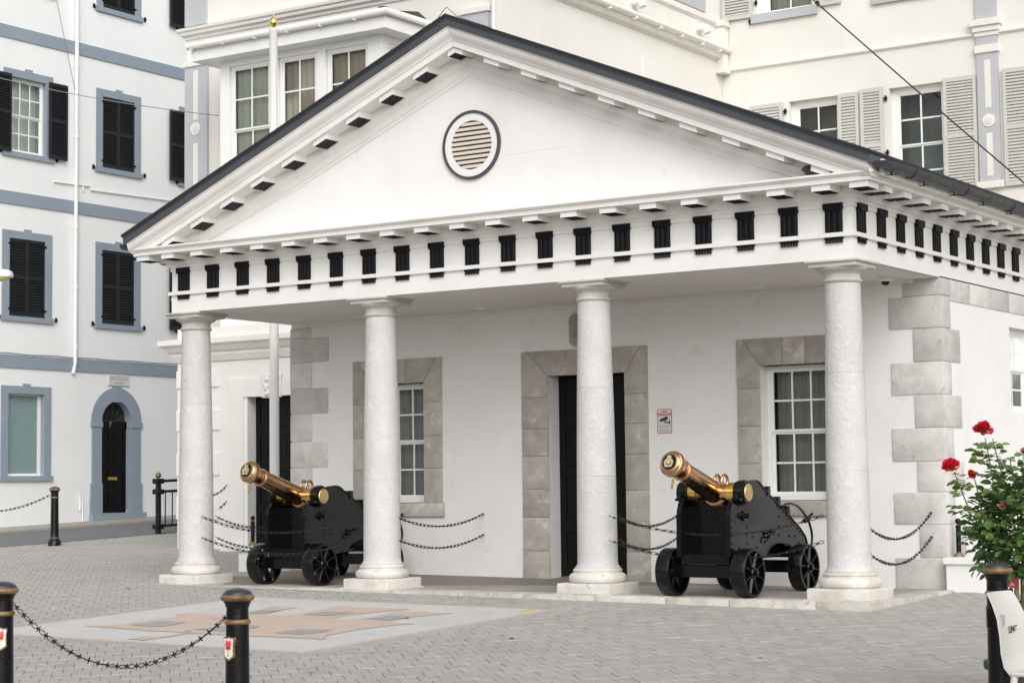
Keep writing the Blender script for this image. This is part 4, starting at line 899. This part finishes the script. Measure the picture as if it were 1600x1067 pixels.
def make_bollard():
    t = thing('bollard', '', 'bollard', local=True, group='black bollards with gilded rings round the plaza')
    m = MB(); m.lathe([(.115, -.1), (.115, .07), (.105, .085), (.09, .10), (.085, .12)], n=28); m.build('base', 'black_gloss', t, smooth=SM)
    m = MB(); m.lathe([(.08, .115), (.094, .122), (.096, .132), (.09, .142), (.078, .146)], n=28); m.build('gilt_ring', 'gilt', t, smooth=SM)
    m = MB(); m.lathe([(.08, .14), (.074, .18), (.072, .25), (.066, .77), (.066, .80), (.065, .86), (.0635, .90), (.064, .912), (.069, .916), (.069, .922), (.072, .93), (.08, .945), (.086, .955)], n=32); m.build('shaft', 'black_gloss', t, smooth=SM)
    m = MB(); m.lathe([(.063, .815), (.071, .818), (.0765, .826), (.0765, .832), (.071, .842), (.063, .846)], n=32); m.build('gilt_ring', 'gilt', t, smooth=SM)
    m = MB(); m.lathe([(.08, .948), (.091, .953), (.097, .963), (.098, .972), (.094, .981), (.084, .986)], n=32); m.build('gilt_ring', 'gilt', t, smooth=SM)
    m = MB(); m.lathe([(.089, .982)] + [(.086 * math.cos(a), .984 + .038 * math.sin(a)) for a in [.12 * i for i in range(1, 13)]] + [(.002, 1.022)], n=32); m.build('cap', 'cap_black', t, smooth=SM)
    for z in (.885, .70):
        for a in (-1.0, 2.15): m = MB(); m.ball((.064 * math.cos(a), .064 * math.sin(a), z), .012, 8); m.build('bolt', 'black_gloss', t, smooth=2)
    return t
BP = [(atD(371, 918, 10.95), 'black bollard with gilt rings and red castle badge in the centre left foreground'), (atD(4, 908, 11.6), 'black bollard with gilt rings cut off by the left edge of the picture'), (atD(1557, 877, 11.75), 'black bollard with gilt rings behind the white chair'), (onG(85, 852), 'black bollard with gilt rings standing by the road before the townhouse')]
bproto = make_bollard(); boll = []
for i, (P, lab) in enumerate(BP):
    o = bproto if i == 0 else copy_tree(bproto)
    o.location = (P.x, P.y, (P.z - 1.022) if i < 3 else g(P.x, P.y)); o['label'] = lab; boll.append(o)
toC = lambda o: math.atan2(CAMC.y - o.location.y, CAMC.x - o.location.x)
badge(boll[0], toC(boll[0]) - .78, .69, .060); badge(boll[1], toC(boll[1]) - .15, .69, .060); badge(boll[2], toC(boll[2]) - 1.45, .69, .058, True)
# ================================================================== CHAINS
def link_mesh(L, wd, r, spike):
    m = MB(); pts = []; n = 5
    a = (L - wd) / 2
    for i in range(n + 1): t_ = -math.pi / 2 + math.pi * i / n; pts.append((a + wd / 2 * math.cos(t_), wd / 2 * math.sin(t_), 0))
    for i in range(n + 1): t_ = math.pi / 2 + math.pi * i / n; pts.append((-a + wd / 2 * math.cos(t_), wd / 2 * math.sin(t_), 0))
    if not spike: m.tube(pts, r, 5, closed=True)
    else:
        m.tube([(-L / 2, 0, 0), (L / 2, 0, 0)], r * 1.2, 5)
        for d in ((0, 1, .35), (0, -1, -.35), (0, .35, -1), (0, -.35, 1)):
            v = Vector(d).normalized() * spike; m.tube([(0, 0, 0), v * .35, v], [r * 2.4, r * 1.9, r * .25], 5)
    return m
def chain_pts(p0, p1, sag, pitch):
    p0, p1 = Vector(p0), Vector(p1); N_ = 200; P = []
    for i in range(N_ + 1): t_ = i / N_; q = p0.lerp(p1, t_); q.z -= sag * 4 * t_ * (1 - t_); P.append(q)
    Ls = [0]
    for a, b in zip(P, P[1:]): Ls.append(Ls[-1] + (b - a).length)
    n = max(3, round(Ls[-1] / pitch)); out = []
    for k in range(n):
        s = (k + .5) / n * Ls[-1]; i = next(j for j in range(N_) if Ls[j + 1] >= s); out.append((P[i].lerp(P[i + 1], (s - Ls[i]) / (Ls[i + 1] - Ls[i])), (P[i + 1] - P[i]).normalized()))
    return out
def chain(p0, p1, sag, lab, pitch=.045, wd=.026, r=.0040, spike=.022, single=False, grp='chains of spiked links'):
    pr_ = chain_pts(p0, p1, sag, pitch); L = pitch * 1.28
    A = link_mesh(L, wd, r, 0); B = link_mesh(pitch * .95, wd, r, spike)
    am, bm2 = A.mesh('chain_link', smooth=2), B.mesh('spiked_link', smooth=.8)
    out = MB(); root = None; rn = random.Random(len(lab))
    if single: root = thing('chain', lab, 'chain', p0, grp, local=True)
    for k, (c, d) in enumerate(pr_):
        y = Vector((0, 0, 1)).cross(d).normalized(); z = d.cross(y)
        tw = rn.uniform(-.5, .5) + k * .15; y2 = y * math.cos(tw) + z * math.sin(tw); z2 = d.cross(y2)
        R3 = Matrix((d, y2, z2)).transposed(); src = B if k % 2 else A
        if single:
            o = link(bm2 if k % 2 else am, 'spiked_link' if k % 2 else 'chain_link', 'iron', root); o.matrix_local = Matrix.Translation(c - Vector(p0)) @ R3.to_4x4()
        else: out.add([R3 @ Vector(v) + c for v in src.v], src.f)
    if not single: tag(out.build('chain', 'iron', smooth=.8), lab, 'chain', grp)
b0, b1 = boll[0].location, boll[1].location
dv = (b0 - b1); dv.z = 0; dv.normalize()
chain(b1 + dv * .07 + Vector((0, 0, .90)), b0 - dv * .07 + Vector((0, 0, .86)), .335, 'spiked iron chain hanging between the two foreground bollards', pitch=.034, wd=.021, r=.0030, spike=.024, single=True)
bf = boll[3].location
chain(bf + Vector((-.03, -.07, .88)), bf + Vector((-.2, -2.4, .78)), .22, 'spiked chain hanging from the far bollard by the road', spike=.03)
for k, (za, zb_, lv) in enumerate(((.85, .85, 'upper'), (.585, .585, 'lower'))):
    chain((-8.99, .10, za), (-6.49, .13, zb_), .20, lv + ' spiked chain across the front of the left cannon between columns')
    chain((-2.99, .10, za), (-.47, .14, zb_), .20, lv + ' spiked chain across the front of the right cannon between columns')
    chain((-6.03, .30, za - .02), (-6.20, YW - .02, zb_ - .01), .13, lv + ' spiked chain from second column to the wall beside the door')
    chain((-3.06, .40, za), (-3.35, YW - .02, zb_ - .02), .13, lv + ' spiked chain from third column to the wall behind the right cannon')
    chain((-.06, .33, za - .12), (-.16, YW - .03, zb_ - .005), .20, lv + ' spiked chain from rightmost column to the grey corner stones')
    chain((-9.05, .42, za), (-9.25, YW - .03, zb_), .17, lv + ' spiked chain from leftmost column to the wall behind the left cannon')
    h = onY(354, 758 + 25 * k, YG - .01); chain(h, h + Vector((-.70, 0, .0)), .16, lv + ' short chain hooked on the cream wall beside the leftmost column')
# ================================================================== THINGS ON THE GUARDHOUSE
F = FY(YW)
sg = thing('surveillance_sign', 'white surveillance notice with red border and black camera symbol beside the door', 'sign', (-3.53, YW, 1.95))
sx0, sx1, sz0, sz1 = -3.637, -3.432, 1.800, 2.100
def rrect(a, b, c, d, r, n=4): return [(x + r * math.cos(t), z + r * math.sin(t)) for x, z, t0 in ((b - r, d - r, 0), (a + r, d - r, 1), (a + r, c + r, 2), (b - r, c + r, 3)) for t in [math.pi / 2 * (t0 + i / n) for i in range(n + 1)]]
m = MB(F); m.prism(rrect(sx0, sx1, sz0, sz1, .02), 'y', .0, .004); m.build('sign_border', 'print_red', sg)
m = MB(F); m.prism(rrect(sx0 + .008, sx1 - .008, sz0 + .008, sz1 - .008, .016), 'y', .0, .0055); m.build('sign_face', 'sign_grey', sg)
m = MB(F); m.box(sx0 + .004, sx1 - .004, .004, .007, 2.021, 2.046); m.build('red_band', 'print_red', sg)
def signtxt(txt, sz, x, z, mat, w=.0075):
    o = link(text_mesh(txt, sz, .0004), 'sign_lettering', mat, sg); o.rotation_euler = (math.pi / 2, 0, 0); o.location = Vector((x, YW - w, z)) - sg.location
cx = (sx0 + sx1) / 2
signtxt('CCTV SURVEILLANCE', .0165, cx, 2.0335, 'badge_white')
m = MB(F); m.prism(rrect(cx - .04, cx + .04, 2.056, 2.078, .008), 'y', .004, .0066); m.build('sign_logo', 'print_grey', sg)
m = MB(F); m.prism([(cx - .075, 1.968), (cx + .04, 2.012), (cx + .053, 1.98), (cx + .02, 1.962), (cx + .018, 1.94), (cx + .06, 1.94), (cx + .062, 1.96), (cx + .078, 1.96), (cx + .08, 1.915), (cx + .066, 1.912), (cx + .062, 1.928), (cx + .005, 1.926), (cx + .004, 1.956), (cx - .05, 1.945)], 'y', .004, .0068); m.build('camera_symbol', 'print_black', sg)
m = MB(F)
for z in (1.896, 1.886, 1.876, 1.828, 1.820): m.box(cx - .07, cx + .07, .004, .0065, z, z + .004)
m.build('small_print', 'print_grey', sg)
m = MB(F); m.box(cx - .07, cx + .06, .004, .0066, 1.845, 1.855); m.build('orange_print', 'print_orange', sg)
dcam = thing('dome_camera', 'white dome security camera with black eye under the portico ceiling', 'camera', (-.45, 1.9, 3.45), local=True)
m = MB(); m.lathe([(.07, .01), (.085, -.005), (.085, -.045), (.078, -.052), (.05, -.053)], n=20); m.build('housing', 'lamp_white', dcam, smooth=SM)
m = MB(); m.lathe([(.05, -.05)] + [(.05 * math.cos(a), -.05 - .045 * math.sin(a)) for a in [.25 * i for i in range(1, 7)]], n=20); m.build('dome', 'black_gloss', dcam, smooth=2)
bc = thing('bullet_camera', 'small white security camera fixed to the left end of the entablature', 'camera', (W0 - .04, .12, 3.64), local=True)
m = MB(); m.lathe([(.02, -.07), (.032, -.06), (.032, .05), (.02, .06)], n=14, ax='y'); m.build('body', 'lamp_white', bc, smooth=SM)
m = MB(); m.tube([(.0, 0, 0), (.0, .03, -.05), (.03, .03, -.09)], .010, 6); m.build('bracket', 'lamp_white', bc)
pq_ = thing('carved_plaque', 'octagonal carved stone plaque above the door, half hidden by the third column', 'plaque', (XC, YW, 3.13))
def octo(a, b, c, d, k): return [(a + k, c), (b - k, c), (b, c + k), (b, d - k), (b - k, d), (a + k, d), (a, d - k), (a, c + k)]
m = MB(F); m.prism(octo(-4.87, -4.50, 2.915, 3.335, .06), 'y', .0, .03); m.build('plaque_frame', 'surround', pq_, bevel=.008)
m = MB(F); m.prism(octo(-4.845, -4.525, 2.94, 3.31, .055), 'y', .02, .033); m.build('plaque_field', 'plaque_stone', pq_)
m = MB(F); rr = random.Random(9)
for i in range(26): m.ball((-4.685 + rr.uniform(-.11, .11), .034, 3.125 + rr.uniform(-.14, .14)), rr.uniform(.012, .03), 7)
m.build('carving', 'plaque_stone', pq_)
# pigeon roosting on the cornice
def loft(st, n=14):
    m = MB(); vs = []; fs = []
    for (c, ax, ay, az) in st:
        for i in range(n): t_ = 2 * math.pi * i / n; vs.append((c[0], c[1] + ay * math.cos(t_), c[2] + az * math.sin(t_)))
    for j in range(len(st) - 1):
        for i in range(n): fs.append((j * n + i, j * n + (i + 1) % n, (j + 1) * n + (i + 1) % n, (j + 1) * n + i))
    fs += [tuple(range(n)), tuple(range((len(st) - 1) * n, len(st) * n))]
    return m.add(vs, fs)
pg = thing('pigeon', 'dark pigeon roosting on the cornice at the right end of the pediment', 'pigeon', (-.33, -.20, 4.297), local=True)
S_ = [((x, 0, z), 0, w, h) for x, z, w, h in ((-.125, .075, .004, .004), (-.118, .075, .016, .016), (-.10, .078, .024, .026), (-.085, .072, .034, .042), (-.06, .062, .052, .056), (-.02, .058, .062, .058), (.03, .056, .058, .052), (.07, .050, .044, .038), (.10, .042, .034, .022), (.14, .034, .030, .010), (.185, .027, .028, .005))]
loft(S_).build('body', 'pigeon', pg, smooth=2)
for s in (-1, 1):
    S2 = [((x, s * y, z), 0, w, h) for x, y, z, w, h in ((-.07, .045, .065, .004, .01), (-.05, .052, .064, .010, .030), (.0, .058, .060, .010, .038), (.06, .048, .052, .009, .026), (.12, .030, .042, .006, .010), (.16, .024, .036, .002, .003))]
    loft(S2, 10).build('wing', 'pigeon', pg, smooth=2)
    for x in (.0, .03): m = MB(); m.box(x, x + .008, s * .062 - .006, s * .062 + .006, .035, .075); m.build('wing_bar', 'pigeon_bar', pg)
m = MB(); m.lathe([(.006, 0), (.0008, -.022)], (-.122, 0, .074), 6, 'x'); m.build('beak', 'pigeon_bar', pg)
# ================================================================== CHAIR, POT, ROSES
Dc = 11.05; Lp = atD(1563, 985, Dc); vd = ray(1575, 985); vd.z = 0; vd.normalize(); th = math.radians(-21)
e1 = Vector((vd.x * math.cos(th) - vd.y * math.sin(th), vd.x * math.sin(th) + vd.y * math.cos(th), 0)); e2 = Vector((e1.y, -e1.x, 0))   # e1 across the backrest, e2 forward (away from the visible face)
gz = g(Lp.x, Lp.y)
ch = thing('chair', 'white moulded plastic chair with printed backrest beside the potted rose', 'chair', (Lp.x, Lp.y, gz))
def chp(u, w, v):
    q = Vector((Lp.x, Lp.y, gz)) + e1 * u + e2 * w; return (q.x, q.y, gz + v)
def shell(prof, width, name, mat, t_=.012, bow=.028, taper=0):
    m = MB(chp); rows_ = []
    for (w, v, wd_) in prof:
        rows_.append([(width / 2 + (i / 10 - .5) * wd_, w - bow * (1 - (2 * i / 10 - 1) ** 2), v) for i in range(11)])
    back = [[(u, w + t_, v) for u, w, v in r] for r in rows_]
    m.grid(rows_); m.grid(back)
    for r, b in ((rows_[0], back[0]), (rows_[-1], back[-1])): m.grid([r, b])
    for i in (0, -1): m.grid([[r[i] for r in rows_], [b[i] for b in back]])
    return m
bp_ = [(.06, .40, .42), (.015, .46, .44), (-.0, .54, .45), (-.005, .64, .45), (-.022, .74, .43), (-.055, .82, .40), (-.080, .868, .38), (-.095, .885, .36)]
bk = shell(bp_, .44, 'backrest', 'plastic_white').build('backrest', 'plastic_white', ch, smooth=.9)
m = MB(chp); m.box(-.005, .445, .05, .46, .415, .44); m.build('seat', 'plastic_white', ch, bevel=.012)
for u, w in ((.02, .07), (.42, .07), (.02, .43), (.42, .43)): m = MB(chp); m.tube([(u, w, .42), (u + (.02 if u > .2 else -.02), w + (.03 if w > .2 else -.05), 0)], [.022, .016], 8); m.build('leg', 'plastic_white', ch, smooth=SM)
def chtxt(txt, sz, u, v, mat):
    o = link(text_mesh(txt, sz, .001), 'print', mat, bk); R3 = Matrix((e1, Vector((0, 0, 1)), e1.cross(Vector((0, 0, 1))))).transposed(); q = Vector(chp(u, -.021, v)); o.parent = bk; o.matrix_local = Matrix.Translation(q) @ R3.to_4x4()
chtxt('LING', .062, .255, .665, 'print_black')
for u0, u1, v0, v1, mt in ((.15, .33, .612, .617, 'print_red'), (.075, .10, .70, .76, 'print_grey'), (.20, .27, .59, .594, 'print_grey')): m = MB(chp); m.box(u0, u1, -.04 + (.012 if u0 < .1 else 0), -.0205 + (.012 if u0 < .1 else 0), v0, v1); m.build('print', mt, bk)
Dp = 12.55; Pp = atD(1590, 1000, Dp); gp = g(Pp.x, Pp.y)
pt = thing('plant_pot', 'black round plant pot on the paving behind the bollard at right', 'pot', (Pp.x, Pp.y, gp), local=True)
m = MB(); m.lathe([(.15, 0), (.19, .25), (.215, .255), (.222, .27), (.222, .31), (.20, .315), (.195, .30), (.19, .27)], n=36, cap=False); m.lathe([(.0, 0.002), (.15, 0.002)], n=36, cap=False); m.build('pot_body', 'pot', pt, smooth=SM)
m = MB(); m.lathe([(.001, .28), (.192, .272)], n=24, cap=False); m.build('soil', 'soil', pt)
rs = thing('rose_bush', 'standard rose bush with large red blooms growing at the right edge', 'rose bush', (Pp.x, Pp.y, gp + .28))
rgt = Vector((_r.x, _r.y, 0)).normalized(); fwd = Vector((-rgt.y, rgt.x, 0))
def rp(x, y, dd=0): return atD(x, y, Dp + dd)
m = MB(); m.tube([Pp - Vector((0, 0, Pp.z - gp - .27)), rp(1588, 900), rp(1590, 850)], .017, 10); m.build('stake', 'stake', rs, smooth=2)
m = MB(); m.tube([Pp + Vector((.03, 0, gp + .27 - Pp.z)), rp(1597, 900, .04), rp(1600, 850, .04)], .012, 8); m.build('stem', 'cane', rs, smooth=2)
m = MB()
for y in (882, 940): m.tube([rp(1588, y) + Vector((.028 * math.cos(a), .028 * math.sin(a), .004 * math.sin(3 * a))) for a in [2 * math.pi * i / 10 for i in range(10)]], .006, 5, closed=True)
m.build('tie', 'black_paint', rs, smooth=2)
lm = MB(); A, B, C3, D4 = rp(1572, 884, -.03), rp(1590, 882, -.03), rp(1590, 918, -.03), rp(1574, 917, -.03); lm.add([A, B, C3, D4] + [p + fwd * .004 for p in (A, B, C3, D4)], [(0, 1, 2, 3), (4, 5, 6, 7), (0, 1, 5, 4), (1, 2, 6, 5), (2, 3, 7, 6), (3, 0, 4, 7)]); tg = lm.build('care_label', 'print_red', rs)
lm = MB()
for k in range(6): y = 891 + k * 2.6; a, b = rp(1575, y, -.032), rp(1586 - (k % 3) * 2, y, -.032); lm.tube([a, b], .0016, 4)
lm.prism([(0, 0), (1, 0), (1, 1)], 'z', 0, 0) if 0 else None
a, b, c = rp(1577, 914, -.032), rp(1586, 914, -.032), rp(1581, 909, -.032); lm.add([a, b, c], [(0, 1, 2)]); lm.build('label_print', 'badge_white', tg)
canes = [[(1575, 868, 0), (1566, 830, .03), (1558, 795, .0), (1553, 760, -.02), (1546, 718, -.03), (1539, 684, -.03)], [(1580, 872, 0), (1548, 842, -.04), (1517, 803, -.06), (1503, 768, -.07), (1491, 737, -.07)], [(1590, 850, 0), (1577, 775, .06), (1560, 722, .05), (1551, 685, .06)], [(1548, 842, -.04), (1532, 790, -.03), (1526, 760, -.03), (1522, 746, -.03)], [(1595, 850, .05), (1596, 760, .1), (1599, 708, .1)], [(1575, 840, .0), (1569, 805, -.1), (1566, 793, -.12)], [(1595, 850, 0), (1585, 760, -.05), (1578, 715, -.04)], [(1597, 850, 0), (1640, 780, .1), (1670, 720, .1)]]
cpts = []
for k, c in enumerate(canes):
    P = [rp(*q) for q in c]; path = []
    for a, b in zip(P, P[1:]): path += [a.lerp(b, i / 4) for i in range(4)]
    path.append(P[-1]); m = MB(); m.tube(path, [.0065 - .0035 * i / len(path) for i in range(len(path))], 6); m.build('cane', 'cane', rs, smooth=2); cpts.append(path)
rn = random.Random(21)
def leaf(m, p, d, up, L):
    d = d.normalized(); s = d.cross(up); s = s.normalized() if s.length > .01 else Vector((1, 0, 0)); n_ = s.cross(d); w = L * .34; f_ = L * .10
    q = lambda t_, k: p + d * L * t_ + s * w * k + n_ * f_ * abs(k) - n_ * (f_ * 1.2 * t_ * t_)
    V = [p, q(.18, .68), q(.45, 1), q(.74, .74), q(.93, .3), q(1.0, 0), q(.93, -.3), q(.74, -.74), q(.45, -1), q(.18, -.68), q(.45, 0), q(.74, 0)]
    m.add(V, [(0, 1, 2, 10), (10, 2, 3, 11), (11, 3, 4, 5), (11, 5, 6, 7), (10, 11, 7, 8), (0, 10, 8, 9)])
def spray(m, p, d, L):
    d = d.normalized(); side = d.cross(Vector((0, 0, 1))); side = side.normalized() if side.length > .05 else rgt
    up = Vector((rn.gauss(0, .75), rn.gauss(0, .75), 1)).normalized(); q = p
    for k in range(2):
        q = q + d * L * .75
        for s in (-1, 1): leaf(m, q, d * .5 + side * s + Vector((0, 0, rn.uniform(-.4, .3))), up, L * rn.uniform(.75, 1.05))
    leaf(m, q + d * L * .5, d + Vector((0, 0, -.15)), up, L * 1.15)
ld, ly = MB(), MB()
for k, path in enumerate(cpts):
    n = len(path)
    for i, p in enumerate(path[2:-2] if k not in (3, 5) else path[1:-1:2]):
        for r in range(2 if k in (0, 2, 6) else 1): a = rn.uniform(0, 6.28); spray(ly if rn.random() < .65 else ld, p, Vector((math.cos(a), math.sin(a), rn.uniform(-.1, .5))), rn.uniform(.046, .064))
cc = rp(1628, 818, .05)
for i in range(460):
    while True:
        v = Vector((rn.uniform(-1, 1), rn.uniform(-1, 1), rn.uniform(-1, 1)))
        if .35 < v.length < 1: break
    if v.length < .6 and rn.random() < .5: v = v.normalized() * .85
    p = cc + rgt * v.x * .40 + fwd * v.y * .36 + Vector((0, 0, v.z * .33 + (.0 if v.x > -.3 else -.05)))
    spray(ly if (rn.random() < .22 and v.z > 0) else ld, p, Vector((rgt * v.x + fwd * v.y)) + Vector((0, 0, v.z * .4 + rn.uniform(-.4, .4))), rn.uniform(.048, .068))
for i in range(120):
    p = rp(rn.uniform(1525, 1592), rn.uniform(775, 880), rn.uniform(-.2, .2))
    if (px(p)[0] - 1525) < (880 - px(p)[1]) * .1: continue
    spray(ld, p, Vector((rn.gauss(0, 1), rn.gauss(0, 1), rn.gauss(0, .5))), rn.uniform(.04, .056))
ld.build('foliage', 'leaf', rs, kind='stuff', recalc=False); ly.build('young_foliage', 'leaf_young', rs, kind='stuff', recalc=False)
def rose(x, y, R_, mat, dd, seed, tilt):
    c = rp(x, y, dd); r3 = random.Random(seed); m = MB(); q = tilt.to_track_quat('Z', 'Y').to_matrix()
    for ringi, (n, rad_, zb, h, curl) in enumerate(((3, .20, .05, .62, .0), (4, .36, .0, .66, .05), (5, .54, -.12, .60, .18), (6, .72, -.25, .50, .34), (7, .90, -.38, .34, .55), (8, 1.02, -.48, .12, .8))):
        for i in range(n):
            a0 = 2 * math.pi * (i + r3.uniform(-.2, .2)) / n + ringi * 1.3; sp = 3.4 / n; rows_ = []; j1, j2 = r3.uniform(-.1, .1), r3.uniform(.9, 1.08)
            for t_ in (0, .25, .5, .75, .92, 1.05):
                row = []
                for s in (-1, -.6, 0, .6, 1):
                    aa = a0 + s * sp * (.30 + .70 * math.sin(math.pi * .5 * min(1, t_ * 1.3))) * (1 if t_ < 1 else .8); ru = r3.uniform(-.025, .025)
                    belly = math.sin(math.pi * .5 * min(1, t_ * 1.15))
                    rr_ = R_ * j2 * (.08 + (rad_ - .08) * belly + curl * .35 * max(0, t_ - .6) + ru); zz = R_ * (zb + (h - zb) * t_ - curl * .9 * max(0, t_ - .7) - .12 * s * s * t_ + ru + j1 * t_)
                    row.append(q @ Vector((rr_ * math.cos(aa), rr_ * math.sin(aa), zz)) + c)
                rows_.append(row)
            m.grid(rows_)
    o = m.build('bloom', mat, rs, smooth=2, recalc=False)
    sm = MB(); sm.m = lambda u, w, v: tuple(q @ Vector((u, w, v)) + c); sm.lathe([(.012, -R_ * .75), (.022, -R_ * .5), (.03, -R_ * .3), (.02, -.2 * R_)], (0, 0, 0), 8)
    sm.build('calyx', 'cane', o)
tl = -fwd
rose(1537, 669, .062, 'rose_red', -.03, 1, Vector((0, 0, 1)) + tl * .55); rose(1485, 726, .058, 'rose_red', -.07, 2, Vector((0, 0, 1)) + tl * .6 - rgt * .35)
rose(1519, 740, .028, 'rose_red', -.03, 3, Vector((0, 0, .5)) + tl + rgt * .3); rose(1601, 703, .03, 'rose_pink', .1, 4, Vector((0, 0, 1))); rose(1566, 790, .02, 'rose_pink', -.12, 5, Vector((0, 0, 1)) + tl)
# ================================================================== LAMP, CABLES, LITTER
Lm = atD(19, 429, 24); pl_ = atD(-190, 429, 24)
lp = thing('street_lamp', 'street lamp head with amber lens poking in at the left edge', 'street lamp', (pl_.x, pl_.y, g(pl_.x, pl_.y)))
dl = (Lm - pl_); dl.z = 0; Ll = dl.length; dl.normalize(); sd = Vector((-dl.y, dl.x, 0))
def lmap(u, w, v): q = Lm - dl * u + sd * w; return (q.x, q.y, Lm.z + v)
m = MB(lmap); m.add([(u, w * k, v) for u, k, v0, v1 in ((0, .6, -.03, .01), (.02, .8, -.035, .05), (.3, 1, -.035, .085), (.55, .8, -.035, .075)) for v in (v0, v1) for w in (-.11, .11)], [(0, 1, 3, 2)] + [(4 * i + a, 4 * i + b, 4 * i + 4 + b, 4 * i + 4 + a) for i in range(3) for a, b in ((0, 1), (1, 3), (3, 2), (2, 0))] + [(12, 13, 15, 14)]); m.build('lamp_head', 'lamp_white', lp, bevel=.012, smooth=SM)
m = MB(lmap); m.ball((.22, 0, -.035), .1, 12, (2.0, .9, .55)); m.build('lens', 'lamp_lens', lp, smooth=2)
zt = Lm.z; pz = g(pl_.x, pl_.y)
m = MB(); m.tube([(pl_.x, pl_.y, pz), (pl_.x, pl_.y, zt - .3), Vector((pl_.x, pl_.y, zt)) + dl * .12, Lm - dl * .5 + Vector((0, 0, .02))], [.06, .05, .035, .03], 10); m.build('pole', 'gutter', lp, smooth=2)
def cable(p0, p1, sag, r, mat, lab):
    p0, p1 = Vector(p0), Vector(p1); m = MB(); m.tube([p0.lerp(p1, i / 24) - Vector((0, 0, sag * 4 * (i / 24) * (1 - i / 24))) for i in range(25)], r, 6); tag(m.build('cable', mat, smooth=2), lab, 'cable')
cable(onY(1180, -80, YWG - .05), atD(1800, 455, 31), .05, .015, 'cable', 'thick black overhead cable crossing the upper right corner')
cable(onX(-90, 98, XH + .05), onY(341, 181, YBy - .02), .12, .008, 'wire_grey', 'thin grey wire from the townhouse to the bay window post')
cable(onX(82, -30, XH + .25), onX(117, 140, XH + .10), .0, .007, 'wire_grey', 'thin wire running down beside the townhouse drainpipe')
P = onG(838, 954); m = MB(); q = [onG(812, 956, .01), onG(825, 953, .012), onG(838, 953, .011), onG(838, 951.8, .011), onG(824, 952, .012), onG(812, 954.8, .01)]
m.add(q + [v - Vector((0, 0, .006)) for v in q], [tuple(range(6)), tuple(range(11, 5, -1))] + [(i, (i + 1) % 6, 6 + (i + 1) % 6, 6 + i) for i in range(6)]); tag(m.build('yellow_strip', 'line_yellow'), 'scrap of yellow tape at the right corner of the paving inlay', 'litter')
for k, (x, y, mt, lab) in enumerate(((795, 997, 'print_black', 'small dark dead leaf on the paving right of the inlay'), (1183, 1027, 'print_orange', 'tiny orange petal on the paving before the right cannon'), (633, 966, 'stake', 'small brown leaf lying on the salmon inlay'), (197, 919, 'print_red', 'tiny red petal on the paving at far left'))):
    P = onG(x, y, .004); m = MB(); leaf(m, P, Vector((1, .4, .12)), Vector((0, 0, 1)), .05); m2 = MB(); m2.add([tuple(v) for v in m.v] + [(v[0], v[1], v[2] - .003) for v in m.v], m.f + [tuple(i + 12 for i in f) for f in m.f]); tag(m2.build('dead_leaf' if k != 1 and k != 3 else 'petal', mt), lab, 'litter')
